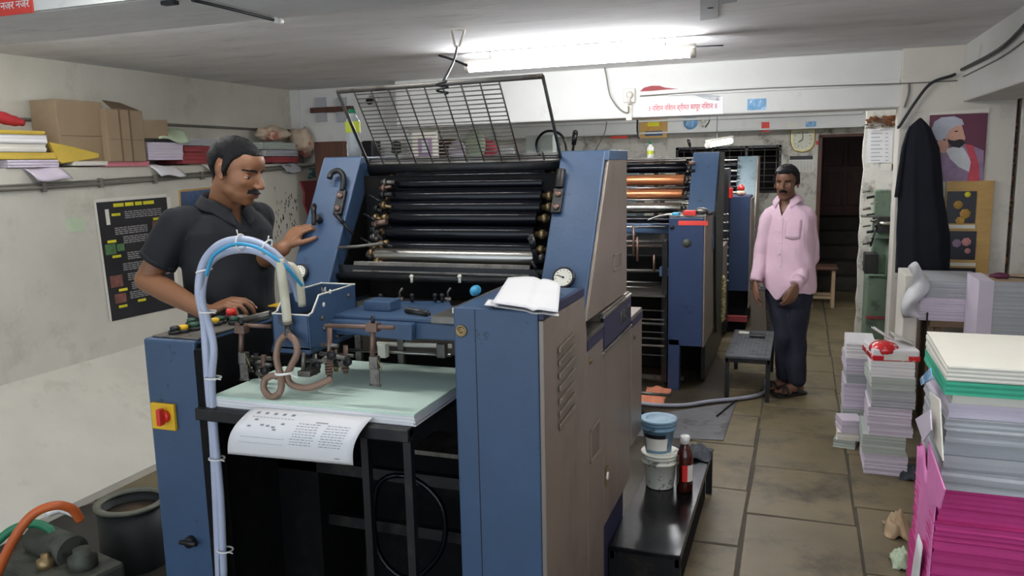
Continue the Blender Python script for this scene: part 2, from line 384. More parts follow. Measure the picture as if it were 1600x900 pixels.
# operator side: feeder cabinet
xc = at(707, 482, y=F).x; xs = at(745, 600, y=F).x
ZT = 1.314
cab = MB().yz([(F, .04), (2.393, .04), (2.393, 1.155), (2.36, ZT-.004), (F, ZT)], xc, XR-.014).build('feeder_cabinet', 'blue_paint', press, .006)
MB().yz([(F, .04), (2.393, .04), (2.393, 1.155), (2.362, ZT-.03), (F+.002, ZT-.026)], XR-.014, XR).build('side_panel', 'grey_panel', press, .003)
MB().yz([(F, ZT-.024), (2.36, ZT-.028), (2.36, ZT-.003), (F, ZT+.001)], XR-.013, XR+.002).build('trim_strip', 'navy_band', press, .002)
box('seam', 'black_metal', cab, xs-.0012, xs+.0012, F-.0006, F+.01, .05, ZT-.002)
lk = at(721, 517, y=F); lo_ = MB().lathe((lk.x, F, lk.z), (0, -1, 0), [(0, .017), (.004, .017), (.005, .012), (.002, .011), (.002, .006), (.006, .005), (.006, 0)], 20).build('lock', 'brass', cab)
for k in range(7):                                   # louvres pressed in the panel
    z = 1.17-k*.037; y0 = at(871, 540, x=XR).y; y1 = at(896, 530, x=XR).y
    MB().prism([Vector((XR, y0, z)), Vector((XR, y1, z+.012)), Vector((XR, y1, z+.03)), Vector((XR, y0, z+.018))], (.009, 0, 0)).build('louvre', 'dull_panel', press, .004)
for k in range(4):
    z = .26-k*.05; y0 = 2.02; MB().prism([Vector((XR, y0, z-.02)), Vector((XR, y0+.09, z+.06)), Vector((XR, y0+.09, z+.085)), Vector((XR, y0, z+.005))], (.004, 0, 0)).build('louvre', 'grey_panel', press, .003)
# recess handle of the cabinet panel
def ring_handle(parent, y0, y1, z0, z1, x=XR):
    q = MB()
    for a in ((y0, y0+.008, z0, z1), (y1-.008, y1, z0, z1), (y0, y1, z0, z0+.008), (y0, y1, z1-.008, z1)): q.box(x, x+.006, *a)
    o = q.build('recess_handle', 'grey_panel', parent, .002); MB().box(x, x+.0015, y0, y1, z0, z1).build('recess', 'dull_panel', o)
h0 = at(922, 725, x=XR); h1 = at(935, 655, x=XR); ring_handle(press, h0.y, h1.y+.01, h0.z, h1.z)
# ledge box behind the cabinet
box('ledge_panel', 'grey_panel', press, xc, XR, 2.395, 2.615, .04, 1.10, .003)
box('trim_strip', 'navy_band', press, XR-.01, XR+.002, 2.396, 2.614, 1.10, 1.135)
box('ledge_plate', 'dull_steel', press, xc, XR+.004, 2.395, 2.617, 1.136, 1.152, .002)
bolt(press, (XR, 2.43, 1.06), (1, 0, 0), .009, 'brass')
# printing unit base
box('base_panel', 'grey_panel', press, -1.75, XR-.002, 2.625, 3.085, .40, 1.185, .003)
b_ = box('name_band', 'navy_band', press, XR-.012, XR+.003, 2.625, 3.085, 1.055, 1.165, .002)
text('lettering', 'MR-ST', 'dull_steel', b_, (XR+.004, 2.97, 1.11), (0, 1, 0), (0, 0, 1), .075, width=.17)
for z in (1.166, 1.04): box('trim_strip', 'steel', press, XR-.01, XR+.008, 2.60, 3.085, z, z+.012, .002)
MB().lathe((XR, 2.66, .58), (1, 0, 0), [(0, .016), (.006, .014), (.006, 0)], 16).build('knob', 'dial_face', press)
box('knob_plate', 'brass', press, XR, XR+.003, 2.645, 2.675, .545, .615)
box('skirt', 'navy_band', press, -1.75, XR-.03, 2.62, 3.085, .02, .40, .003)
box('rear_panel', 'grey_panel', press, -1.75, XR, 3.105, 3.335, .53, 1.075, .003)
box('trim_strip', 'navy_band', press, XR-.01, XR+.003, 3.105, 3.335, 1.03, 1.06)
bolt(press, (XR, 3.16, .98), (1, 0, 0), .008)
# towers -------------------------------------------------------------
prof = [(2.385, 1.19), (2.717, 1.735), (3.02, 1.735), (3.02, 1.19)]
xt = at(875, 250, y=2.70).x
MB().yz(prof, xt, XR-.012).build('tower', 'blue_paint', press, .005)
MB().yz([(2.393, 1.197), (2.72, 1.715), (3.014, 1.715), (3.014, 1.192)], XR-.012, XR).build('tower_side_panel', 'grey_panel', press, .003)
MB().yz([(2.70, 1.70), (2.717, 1.735), (3.02, 1.735), (3.02, 1.70)], xt, XR+.002).build('tower_cap', 'blue_paint', press, .003)
h0 = at(958, 425, x=XR); h1 = at(969, 392, x=XR); ring_handle(press, h0.y, h1.y, h0.z, h1.z)
xl0, xl1 = at(506, 250, y=2.717).x, at(565, 250, y=2.717).x
MB().yz([(2.30, 1.05), (2.717, 1.735), (3.02, 1.735), (3.02, 1.05)], xl0, xl1).build('tower', 'blue_paint', press, .005)
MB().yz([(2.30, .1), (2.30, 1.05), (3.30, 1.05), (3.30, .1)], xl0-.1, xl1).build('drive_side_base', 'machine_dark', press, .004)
def front(x, z, off=0):                       # point on the slanted tower face
    k = (2.717-2.385)/(1.735-1.19); y = 2.385+(z-1.19)*k; n = Vector((0, -1, k)).normalized()
    return Vector((x, y, z))+n*off, n
def on_face(px, py, off=0, iters=8):
    y = 2.55
    for _ in range(iters):
        p = at(px, py, y=y); y = 2.385+(p.z-1.19)*.609
    return p+Vector((0, -.854, .52))*off
FN = Vector((0, -.854, .52))
FU = Vector((0, .52, .854))
gauge(press, on_face(882, 437), FN, .036)
gauge(press, on_face(470, 430), FN, .036)
# heavy bolted latches on the towers
def latch(px0, py0, px1, py1, hook):
    a = on_face(px0, py0, .0); b = on_face(px1, py1, .0); u = (b-a).normalized(); s = u.cross(FN).normalized(); w_ = .018
    q = MB(); q.prism([a-s*w_, a+s*w_, b+s*w_, b-s*w_], FN*.016)
    if hook: q.tube([b+FN*.012, b+u*.05+FN*.02, b+u*.075-s*.02+FN*.03, b+u*.07-s*.05+FN*.03, b+u*.045-s*.055+FN*.03], .011, n=10, sm=4)
    else: q.tube([b+FN*.012, b+u*.035+FN*.014, b+u*.07+FN*.02], .016, n=10)
    o = q.build('latch', 'black_metal', press, .003)
    for t in (.22, .75):
        c = a.lerp(b, t)+FN*.016; MB().lathe(c, FN, [(0, .012), (.006, .012), (.006, 0)], 6).build('bolt', 'bronze', o)
latch(529, 337, 537, 300, True)
latch(869, 335, 875, 297, False)
def lever(a, b, r=.007, gr=.013, parent=press, g=.45):
    a = Vector(a); b = Vector(b); o = MB().tube([a, b], r, n=8).build('lever', 'black_metal', parent)
    MB().tube([a.lerp(b, 1-g), b], [gr*.8, gr, gr*.9], n=10).sphere(b, gr*.92, 10, 8).build('grip', 'black_plastic', o)
p = on_face(500, 345, 0); q = MB(); q.tube([p, p+FN*.03], .014); q.build('lever_hub', 'black_metal', press)
lever(p+FN*.03-FU*.03, p+FN*.035+FU*.045-Vector((.02, 0, 0)), .009, .012)
lever(on_face(548, 362, -.02), on_face(530, 340, .02), .006, .009)
lever(on_face(836, 408, -.02), on_face(835, 378, .04), .009, .013)
lever((at(893, 250, y=2.95)), (at(899, 207, y=2.95)), .005, .011)
lever(on_face(842, 430, -.05), on_face(829, 404, -.02), .006, .008)
# rollers ------------------------------------------------------------
xa = at(605, 330, y=2.68).x; xb = at(846, 330, y=2.68).x
def rz(py, d):                                  # height of a roller seen at this picture row, set back d behind the face
    y = 2.6
    for _ in range(8):
        p = at(720, py, y=y); y = 2.385+(p.z-1.19)*.609+d
    return y, p.z
y_, z_ = rz(259, .10); MB().cyl((xl1, y_, z_), (xt, y_, z_), .034, n=20).build('top_bar', 'black_metal', press)
for py, r in ((277, .024), (287, .02), (307, .026), (324, .026), (341, .026), (365, .027), (388, .024)):
    y_, z_ = rz(py, .09); roller(press, xa+.012*((py*7) % 3), xb-.004*(py % 3), y_, z_, r, jl=.045)
y_, z_ = rz(352, .15); box('ink_duct_body', 'machine_dark', press, xl1, xt, y_+.02, 2.95, 1.18, 1.66)
y_, z_ = rz(401, .07); roller(press, at(574, 401, y=2.5).x, at(827, 401, y=2.5).x, y_, z_, .026, 'steel', 'dull_steel', .04)
y_, z_ = rz(421, .05); xq = at(553, 420, y=y_).x; xw = at(828, 420, y=y_).x
M_ = Matrix.Translation((0, y_, z_)) @ Matrix.Rotation(radians(-20), 4, 'X')
box('wash_up_tray', 'dull_steel', press, xq, xw, -.006, .006, -.02, .02, .002, M_)
y_, z_ = rz(437, .05); MB().cyl((xl1, y_, z_), (xt, y_, z_), .012, n=12).build('guard_bar', 'black_metal', press)
box('guard_plate', 'black_metal', press, xl1, xt, y_+.01, y_+.016, z_-.005, z_+.04)
for px in (643, 718):
    p = at(px, 432, y=y_-.015); MB().cyl(p, p+Vector((0, 0, -.022)), .005, n=8).sphere(p, .008, 8, 6).build('wing_bolt', 'dial_face', press)
# drive side clutter between the left tower and the roller ends
rr = random.Random(11)
for k in range(13):
    py = 275+k*11+rr.uniform(-3, 3); px = 588-k*1.5+rr.uniform(-12, 8); p = on_face(px, py, -.05)
    MB().cyl(p, p+Vector((rr.uniform(.03, .06), 0, rr.uniform(-.01, .01))), rr.uniform(.006, .012), n=10).cyl(p+Vector((.01, 0, 0)), p+Vector((.022, 0, 0)), .015, n=8).build('bearing_shaft', rr.choice(['brass', 'dull_steel', 'bronze', 'black_metal']), press)
for px, py in ((572, 300), (565, 330), (560, 368), (575, 352), (590, 376)):
    p = on_face(px, py, -.02); lever(p, p+Vector((.05, -.01, -.01-rr.random()*.03)), .004, .006)
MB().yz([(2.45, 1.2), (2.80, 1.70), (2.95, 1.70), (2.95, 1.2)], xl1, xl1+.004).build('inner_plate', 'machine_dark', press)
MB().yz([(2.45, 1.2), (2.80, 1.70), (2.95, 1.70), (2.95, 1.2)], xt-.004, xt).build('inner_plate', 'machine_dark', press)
y_, z_ = rz(392, .06); MB().tube([at(528, 387, y=2.5), at(560, 385, y=2.52), at(600, 380, y=2.52)], .006).build('linkage_rod', 'dull_steel', press)
# mesh guard tilted up, hung from a hook in the ceiling ----------------
ga = at(527, 143, y=2.30); gb = at(848, 119, y=2.30); gc = at(877, 250, y=2.72); gd = at(576, 257, y=2.72)
G = lambda u, v: (ga.lerp(gb, u)).lerp(gd.lerp(gc, u), v)
mg = MB().tube([ga, gb], .008, n=6).tube([gb, gc], .006, n=6).tube([ga, gd], .006, n=6).tube([gd, gc], .006, n=6).build('mesh_guard', 'dull_steel', press)
NW = 20
for k in range(1, NW):
    v = k/NW; u0 = .085; u1 = .80 if v < .86 else .985
    MB().tube([G(u0 if v < .9 else .02, v), G(u1, v)], .0022, n=5).build('guard_wire', 'dull_steel', mg)
for k in range(9):
    u = .085+k*.0895; MB().tube([G(u, 0), G(u, 1)], .0028, n=5).build('guard_wire', 'dull_steel', mg)
MB().tube([G(.92, .86), G(.92, 1)], .0028, n=5).build('guard_wire', 'dull_steel', mg)
# feeder: drive side cabinet with the control panel ----------------------
lx0 = at(223, 530, y=F).x; lx1 = at(303, 533, y=F).x; lz = at(260, 531, y=F).z
yb_ = at(415, 495, z=lz).y
MB().xz([(lx0, .03), (lx0, lz), (lx1, lz), (lx1, .03)], F, yb_).build('drive_side_cabinet', 'blue_paint', press, .008)
MB().box(lx1, lx1+.006, F+.01, yb_+.35, .05, lz-.01).build('inner_side_plate', 'machine_dark', press)  # near-black colour carries the shade inside the open feeder
MB().box(lx0+.02, lx1, F+.02, yb_-.02, lz, lz+.006).build('control_plate', 'dull_steel', press, .002)
def push(px, py, cm, r=.016, h=.018, base='black_plastic'):
    p = at(px, py, z=lz+.006); o = MB().lathe(p, (0, 0, 1), [(0, r*1.35), (h*.6, r*1.3), (h*.6, 0)], 16).build('button_base', base, press)
    MB().lathe(p+Vector((0, 0, h*.6)), (0, 0, 1), [(0, r), (h*.6, r*.95), (h*.75, r*.7), (h*.75, 0)], 16).build('button', cm, o)
push(274, 521, 'black_plastic'); push(287, 519, 'yellow_plastic'); push(304, 515, 'green_plastic', .02); push(318, 512, 'black_plastic')
push(336, 508, 'yellow_plastic'); push(343, 505, 'green_plastic', .018); push(300, 508, 'green_plastic')
push(362, 500, 'red_plastic', .018, .03); push(366, 506, 'green_plastic', .015); push(378, 503, 'dull_steel', .018)
box('note_plate', 'yellow_plastic', press, lx1-.14, lx1-.03, 2.50, 2.56, lz+.006, lz+.010)
# rotary mains switch
p0 = at(239, 627, y=F); p1 = at(279, 672, y=F)
sw = box('mains_switch', 'yellow_plastic', press, p0.x, p1.x, F-.014, F, p1.z, p0.z, .004)
c = at(259, 650, y=F-.014)
q = MB().lathe(c, (0, -1, 0), [(0, .021), (.012, .020), (.014, .016), (.014, 0)], 20); q.box(c.x-.008, c.x+.008, c.y-.034, c.y-.012, c.z-.024, c.z+.030); q.build('switch_knob', 'red_plastic', sw, .003)
p = at(300, 845, y=F); MB().lathe((p.x, F, p.z), (0, -1, 0), [(0, .02), (.02, .018), (.02, 0)], 10).tube([(p.x-.03, F-.02, p.z), (p.x+.04, F-.025, p.z+.006)], .008).build('crank_stub', 'black_metal', press)
# pile board, paper guides, insides coloured dark for the shade -----------------------------------
bx0 = at(312, 655, y=F-.02).x; bx1 = at(643, 692, y=F-.02).x
zb = at(649, 667, y=F-.01).z
box('pile_board', 'black_metal', press, bx0, bx1, F-.03, 2.50, zb-.03, zb, .004)
box('board_rail', 'black_metal', press, bx0, bx1, F-.04, F-.005, at(643, 694, y=F-.04).z, zb-.002, .004)
for x, y in ((lx1+.03, F+.04), (bx1-.02, F+.0), (bx1-.22, F+.10)): box('lift_bar', 'black_metal', press, x-.012, x+.012, y-.012, y+.012, .03, zb-.03)
box('lift_column', 'machine_dark', press, lx1+.012, lx1+.045, F-.02, F+.01, .03, lz-.02, .003)
for z, y in ((.06, 2.0), (.40, 2.35), (.62, 2.3)): box('cross_bar', 'black_metal', press, lx1, xc, y, y+.03, z, z+.04)
box('shade_back_plate', 'machine_dark', press, lx1, xc, 2.60, 2.61, .03, 1.0)  # added near-black panel, shade of the feeder void put into its colour
MB().tube([at(590, 760, y=2.3), at(640, 745, y=2.3), at(690, 790, y=2.3), at(690, 860, y=2.3), at(640, 905, y=2.3), at(590, 860, y=2.3)], .01, sm=5, closed=True).build('loop_hose', 'black_rubber', press)
MB().tube([at(575, 720, y=2.2), at(580, 800, y=2.2), at(575, 900, y=2.2)], .01).build('chain_guide', 'black_metal', press)
box('tool_tray', 'dull_steel', press, at(662, 705, y=2.4).x, xc, 2.30, 2.50, .73, .745)
# feed table, cross plates, registration board -------------------------------
fz = at(640, 465, y=2.35).z
def quad(pts, th, m, name, parent=press, bevel=.003, vec=None): return MB().prism(pts, vec or (0, 0, -th)).build(name, m, parent, bevel)
# the cross beam that carries the suction head
y0 = 2.16
a = at(522, 497, y=y0); b = at(708, 493, y=y0)
zt = a.z
box('cross_beam', 'blue_paint', press, a.x-.0, xc+.01, y0, y0+.10, at(700, 533, y=y0).z, zt, .006)
MB().xz([(at(522, 497, y=y0).x, zt), (at(650, 497, y=y0).x, zt), (at(650, 530, y=y0).x, at(650, 530, y=y0).z), (at(600, 528, y=y0).x, at(600, 525, y=y0).z), (at(520, 520, y=y0).x, at(520, 512, y=y0).z)], y0-.03, y0+.01).build('beam_cover', 'blue_paint', press, .004)
box('beam_top_plate', 'blue_paint', press, a.x+.0, xc, y0+.0, y0+.22, zt, zt+.012, .003)
box('beam_block', 'blue_paint', press, at(578, 485, y=y0+.12).x, at(619, 485, y=y0+.12).x, y0+.08, y0+.16, zt+.012, zt+.045, .004)
box('slide_bracket', 'dull_steel', press, at(672, 490, y=2.1).x, xc, 2.10, 2.26, zt+.012, zt+.034, .003)
box('slide_bar', 'steel', press, xc-.03, xc+.004, 2.0, 2.42, ZT-.03, ZT-.012, .002)
lever(at(672, 491, y=2.12), at(637, 485, y=2.12), .006, .012, g=.9)
quad([at(590, 470, y=2.45), at(702, 470, y=2.45), at(712, 490, y=2.30), at(590, 490, y=2.30)], .02, 'blue_paint', 'feed_board')
for px in (595, 644, 680, 691):
    p = at(px, 472, y=2.42); MB().cyl(p, p+Vector((0, 0, .02)), .006, n=8).sphere(p+Vector((0, 0, .022)), .009, 8, 6).build('side_guide', 'black_metal', press)
for px in (625, 700):
    p = at(px, 470, y=2.45); MB().tube([p, p+Vector((0, 0, .03)), p+Vector((.012, 0, .045))], .004).cyl(p+Vector((0, 0, -.005)), p+Vector((0, 0, .012)), .012).build('wing_screw', 'dull_steel', press)
# stand rails behind the pile
for px in (562, 628):
    p = at(px, 560, y=2.46); box('upright_guide', 'dull_steel', press, p.x-.012, p.x+.012, 2.45, 2.47, .96, 1.14, .002)
MB().cyl(at(545, 547, y=2.44), at(705, 555, y=2.44), .006).build('guide_rod', 'steel', press)
MB().cyl(at(590, 537, y=2.46), at(705, 541, y=2.46), .008).build('guide_rod', 'dial_face', press)
for px in (598, 690):
    p = at(px, 550, y=2.42); box('rod_clamp', 'dial_face' if px == 598 else 'dull_steel', press, p.x-.016, p.x+.016, 2.41, 2.44, p.z-.02, p.z+.03, .003)
# suction head: an open blue tray --------------------------------------------
ax0 = at(424, 491, y=2.02).x; ax1 = at(482, 493, y=2.02).x; zf = at(450, 492, y=2.02).z; zlow = at(455, 546, y=2.02).z
yk = 2.30; zk = at(547, 444, y=yk).z
hd = MB(); t_ = .008
side = [(2.02, zlow), (2.02, zf), (2.045, zf+.005), (2.085, zf+.052), (yk, zk), (yk, zlow+.02)]
hd.yz(side, ax1-t_, ax1+.0); hd.yz(side, ax0, ax0+t_); hd.box(ax0, ax1, 2.02, 2.028, zlow, zf); hd.box(ax0, ax1, yk-t_, yk, zlow+.02, zk); hd.box(ax0, ax1, 2.02, yk, zlow, zlow+.01)
head = hd.build('suction_head', 'blue_paint', press, .003)
rim = MB(); P = [Vector((0, y, z)) for y, z in side[1:5]]
for x in (ax0+t_/2, ax1-t_/2): rim.tube([p+Vector((x, 0, .001)) for p in P], .0028, n=6)
rim.tube([(ax0, yk-.004, zk+.001), (ax1, yk-.004, zk+.001)], .0028, n=6); rim.tube([(ax0, 2.024, zf+.001), (ax1, 2.024, zf+.001)], .0028, n=6); rim.build('bare_edge', 'dial_face', head)
box('head_insides', 'machine_dark', head, ax0+.01, ax1-.01, 2.04, 2.285, zlow+.03, zf-.02, .01)
text('painted_date', '19/08/24', 'dial_face', head, (at(491, 453, y=yk-t_).x, yk-t_-.002, min(zk-.02, at(491, 453, y=yk-t_).z)), (1, 0, 0), (0, 0, 1), .03, width=.095, bold=.001)
for y, z in ((2.09, zf-.02), (2.10, zf-.055), (2.13, zf-.05), (2.25, zk-.03), (2.13, zlow+.02), (2.17, zlow+.015)): bolt(head, (ax1, y, z), (1, 0, 0), .006)
for y, z in ((2.105, zf+.02), (2.145, zf+.055)): MB().lathe((ax1, y, z), (1, 0, 0), [(0, .008), (.0012, .007), (.0012, 0)], 7).build('paint_chip', 'dial_face', head)
# rods with sheet stops
def stop(px, py, pyb, y, parent=press):
    p = at(px, py, y=y); q = at(px, pyb, y=y)
    o = MB().cyl(p+Vector((0, 0, .012)), q+Vector((0, 0, .05)), .008, n=12).box(p.x-.018, p.x+.018, y-.014, y+.014, p.z-.012, p.z+.012).build('sheet_stop', 'bronze', parent)
    MB().cyl(p+Vector((0, 0, .010)), p+Vector((0, 0, .032)), .006, n=10).build('thumb_screw', 'black_plastic', o)
    MB().box(p.x-.014, p.x+.014, y-.012, y+.010, q.z+.05, q.z+.088).build('clamp', 'dull_steel', o, .003)
    MB().box(p.x-.015, p.x+.015, y-.006, y-.002, q.z, q.z+.07).cyl((p.x-.018, y-.004, q.z), (p.x+.018, y-.004, q.z), .004, n=8).build('stop_blade', 'dull_steel', o)
    MB().tube([(p.x+.012, y-.01, q.z+.085), (p.x+.026, y-.012, q.z+.06), (p.x+.03, y-.012, q.z+.045)], .0018, n=5).build('spring', 'brass', o)
MB().cyl(at(508, 509, y=1.99), at(616, 512, y=1.99), .0065, n=12).build('stop_rod', 'bronze', press)
stop(583, 511, 601, 1.99)
stop(378, 514, 592, 1.99)
MB().cyl(at(368, 508, y=1.99), at(424, 510, y=2.02), .0065, n=12).build('stop_rod', 'bronze', press)
MB().tube([at(385, 500, y=2.1), at(424, 490, y=2.1)], .012, n=8).build('slide_arm', 'dull_steel', press)
# suckers and blower nozzles below the head
def nozzle(px, y, py0, py1, m='bronze'):
    p = at(px, py0, y=y); q = at(px, py1, y=y)
    o = MB().cyl(p, q, .008, n=12).build('sucker', m, press)
    s = MB()
    for k in range(5): s.cyl(q+Vector((0, 0, .012+k*.009)), q+Vector((0, 0, .017+k*.009)), .0125, n=12)
    s.build('bellows', m, o)
    MB().cyl(p.lerp(q, .35)+Vector((-.03, 0, 0)), p.lerp(q, .35)+Vector((.03, 0, 0)), .006, n=10).cyl(p.lerp(q, .6)+Vector((0, -.03, 0)), p.lerp(q, .6)+Vector((0, .02, 0)), .009, n=10).build('nozzle_body', 'dull_steel', o)
    MB().lathe(p.lerp(q, .5)+Vector((.022, -.02, 0)), (0, -1, 0), [(0, .014), (.01, .014), (.01, 0)], 14).build('knurled_knob', 'black_metal', o)
nozzle(515, 2.02, 512, 590); nozzle(492, 2.08, 552, 585, 'dull_steel'); nozzle(540, 2.10, 540, 583); nozzle(525, 2.14, 545, 580, 'brass')
nozzle(400, 2.14, 552, 590, 'black_metal'); nozzle(412, 2.05, 555, 596, 'bronze'); nozzle(388, 2.2, 545, 580, 'dull_steel')
MB().tube([at(500, 552, y=2.05), at(540, 560, y=2.05)], .007).tube([at(395, 560, y=2.1), at(425, 560, y=2.1)], .007).build('air_manifold', 'dull_steel', press)
p = at(476, 585, y=2.0); box('blower_shoe', 'dull_steel', press, p.x-.02, p.x+.025, 1.99, 2.05, p.z-.006, p.z+.012, .003)
MB().tube([at(474, 550, y=2.0), at(474, 580, y=2.0)], .007).build('shoe_post', 'dull_steel', press)
# hoses -------------------------------------------------------------------
def hose(pts, r, m, name='hose', sm=6, n=12): return MB().tube([at(a, b, y=c) for a, b, c in pts], r, n=n, sm=sm).build(name, m, press)
hA = hose([(343, 905, 1.93), (338, 780, 1.93), (333, 680, 1.93), (326, 600, 1.93), (322, 540, 1.93), (319, 500, 1.95), (311, 455, 1.97), (318, 412, 1.98), (340, 385, 1.98), (370, 375, 1.98), (402, 380, 1.99), (430, 398, 2.0), (452, 425, 2.05), (462, 448, 2.1), (468, 470, 2.12)], .0135, 'clear_hose')
hB = hose([(350, 905, 1.925), (345, 780, 1.925), (336, 680, 1.925), (331, 600, 1.925), (334, 545, 1.925), (326, 505, 1.94), (316, 470, 1.96), (320, 430, 2.0), (334, 405, 2.0), (362, 392, 2.0), (398, 392, 2.01), (428, 408, 2.03), (446, 432, 2.06), (452, 455, 2.1)], .0115, 'clear_hose')
hC = hose([(322, 430, 1.955), (332, 402, 1.955), (350, 388, 1.955), (372, 381, 1.955), (400, 386, 1.96), (425, 400, 1.97), (448, 418, 2.0), (462, 434, 2.05), (472, 446, 2.08)], .0055, 'hose_blue')
for px, py, y in ((314, 423, 1.975), (371, 379, 1.975), (412, 386, 1.985), (320, 487, 1.95), (328, 590, 1.925), (334, 716, 1.925), (347, 859, 1.925)):
    c = at(px+5, py, y=y); k = -.9 if px in (314,) else 0
    ang = {371: 90, 412: 60, 314: 15}.get(px, 0)
    u = Vector((cos(radians(ang)), 0, sin(radians(ang)))); v = Vector((0, 1, 0))
    MB().tube([c+u*.025*cos(t*pi/8)+v*.022*sin(t*pi/8) for t in range(16)], .003, n=6, closed=True).tube([c+u*.024-v*.01, c+u*.04-v*.014], .002, n=5).build('cable_tie', 'tie_white', press)
hose([(437, 405, 1.99), (441, 435, 1.99), (445, 465, 2.0), (449, 503, 2.0)], .014, 'hose_beige')
hose([(442, 414, 2.06), (458, 418, 2.08), (468, 440, 2.09), (472, 478, 2.1)], .0125, 'hose_beige')
MB().lathe(at(449, 503, y=2.0), (0, 0, -1), [(0, .018), (.008, .018), (.008, .009), (.03, .009), (.034, .014), (.04, .014)], 14).build('hose_fitting', 'dull_steel', press)
hose([(449, 521, 2.0), (436, 535, 1.99), (432, 560, 1.98), (438, 585, 1.97), (440, 600, 1.96), (436, 614, 1.95), (424, 620, 1.95), (413, 610, 1.96), (414, 594, 1.97), (426, 587, 1.975), (434, 589, 1.98)], .0105, 'hose_brown')
hose([(449, 521, 2.0), (461, 533, 1.99), (464, 552, 1.985), (455, 572, 1.98), (449, 590, 1.98), (458, 602, 1.98), (480, 606, 1.98), (502, 600, 1.99), (518, 592, 2.01)], .0105, 'hose_brown')
c = at(444, 583, y=1.975); MB().tube([c+Vector((.028*cos(t*pi/8), .02*sin(t*pi/8), .003*cos(t*pi/8))) for t in range(16)], .004, n=6, closed=True).tube([c+Vector((.026, -.008, 0)), c+Vector((.06, -.02, -.004))], .002, n=5).build('cable_tie', 'tie_white', press)
# paper pile on the board: named bundle of sheets ------------------------------
px0 = at(332, 632, y=F-.01).x; px1 = at(648, 668, y=F-.01).x; zp = at(649, 649, y=F-.01).z
m = MB(); rr = random.Random(2); n = 7
for k in range(n):
    z0 = zb+(zp-zb)*k/n; z1 = zb+(zp-zb)*(k+1)/n-.0006; j = rr.uniform(-.003, .003)
    m.mi = 1 if k == n-1 else 0
    m.box(px0+j, px1+j, F-.01+rr.uniform(-.002, .002), 2.44, z0, z1)
pile = m.build('paper_stack', ['white_paper', 'green_paper'])
tag(pile, 'flat stack of pale green topped sheets lying on the feeder board of the near press', 'paper')
m = MB().box(px0+.002, px1-.002, F-.008, 2.438, zp, zp+.0012); tag(m.build('paper_sheet', 'green_paper'), 'pale green sheet lying topmost on the feeder stack', 'paper')
# proof sheet hanging over the front edge
s0 = at(395, 640, y=F-.012); s1 = at(583, 655, y=F-.012)
def proof(u, v):
    a = at(398, 636, y=F-.013).lerp(at(583, 652, y=F-.013), u); b = at(356, 709, y=F-.075).lerp(at(552, 727, y=F-.075), u)
    p = a.lerp(b, v); p.y = F-.013-.062*v**.5*(1)-.03*sin(v*pi); p.z += .012*sin(v*pi); return p
m = MB().grid(proof, 16, 14); pf = m.build('proof_sheet', 'white_paper', solid=.0008)
tag(pf, 'white printed proof sheet curling down over the front edge of the feeder board', 'paper')
rr = random.Random(9)
m = MB()
def strip(u0, v0, u1, v1):
    A, B, D, E_ = proof(u0, v0), proof(u1, v0), proof(u1, v1), proof(u0, v1); n_ = (B-A).cross(D-A).normalized()
    if n_.y > 0: n_ = -n_
    m.poly([q+n_*.0011 for q in (A, B, D, E_)])
for c0 in (.49, .72):
    for k in range(9):
        v = .22+k*.055; u = c0+rr.uniform(0, .015)
        while u < c0+.18: w_ = rr.uniform(.012, .035); strip(u, v, min(u+w_, c0+.19), v+.014); u += w_+.008
for k in range(5): strip(.08+k*.075, .06, .11+k*.075, .10)
for k in range(12): strip(.10+rr.random()*.28, .2+rr.random()*.25, 0, 0) if 0 else None
for u, v in ((.12, .20), (.10, .34), (.2, .30), (.25, .31), (.3, .33), (.36, .25), (.32, .38)): strip(u, v, u+.03, v+.035)
for k in range(12): strip(.08+k*.03, .155, .10+k*.03, .165)
strip(.62, .17, .72, .19); strip(.86, .88, .90, .90)
for k in range(14): strip(.09+k*.026, .58, .11+k*.026, .588); strip(.09+k*.026, .70, .11+k*.026, .706)
m.build('printed_text', 'faded_ink', pf)['kind'] = 'stuff'
# ------------------------------------------------------------ more materials
mat('cardboard', (150, 130, 104), .85, 0, .08, 6, bump=.05)
mat('cardboard_dark', (112, 92, 70), .85, 0, .1, 6)
mat('brown_paper', (170, 146, 116), .85, 0, .12, 6)
mat('yellow_file', (206, 176, 70), .6)
mat('red_file', (150, 62, 66), .7, 0, .2)
mat('red_cloth', (176, 44, 52), .8)
mat('pink_paper', (214, 130, 140), .75)
mat('lilac_paper', (208, 198, 212), .75, 0, .05)
mat('pale_green_sheet', (190, 206, 176), .75)
mat('grey_paper', (172, 174, 178), .8, 0, .06, 5)
mat('grey_green_paper', (176, 184, 176), .8, 0, .05)
mat('magenta_paper', (190, 52, 124), .75, 0, .08, 9)
mat('pink_wrap', (226, 130, 190), .7)
mat('teal_paper', (60, 170, 136), .7)
mat('cream_paper', (220, 216, 204), .8, 0, .03)
mat('teal_fabric', (46, 84, 80), .9)
mat('floral_cloth', (206, 188, 164), .9, 0, .1, 4, (176, 58, 54), .9, 7)
mat('dark_cloth', (34, 34, 38), .9)
mat('navy_cloth', (17, 19, 30), .95, 0, .2, 5)
mat('charcoal_rag', (66, 70, 76), .95, 0, .3, 12, bump=.3)
mat('khaki_cord', (170, 160, 110), .9, 0, .2)
mat('orange_cloth', (206, 128, 96), .9, 0, .15, 9)
mat('checker_plate', (98, 100, 104), .4, .7, .3, 40, (24, 24, 26), .7, 9)
mat('floor_plate', (128, 128, 130), .3, .3, .15, 6, (60, 52, 42), .7, 5)
mat('bucket_white', (232, 230, 214), .5, 0, .1, 6, (60, 55, 48), .8, 16, lo=.56, hi=.62)
mat('bucket_blue', (112, 146, 168), .45, 0, .08, 6, (50, 56, 60), .8, 18, lo=.58, hi=.64)
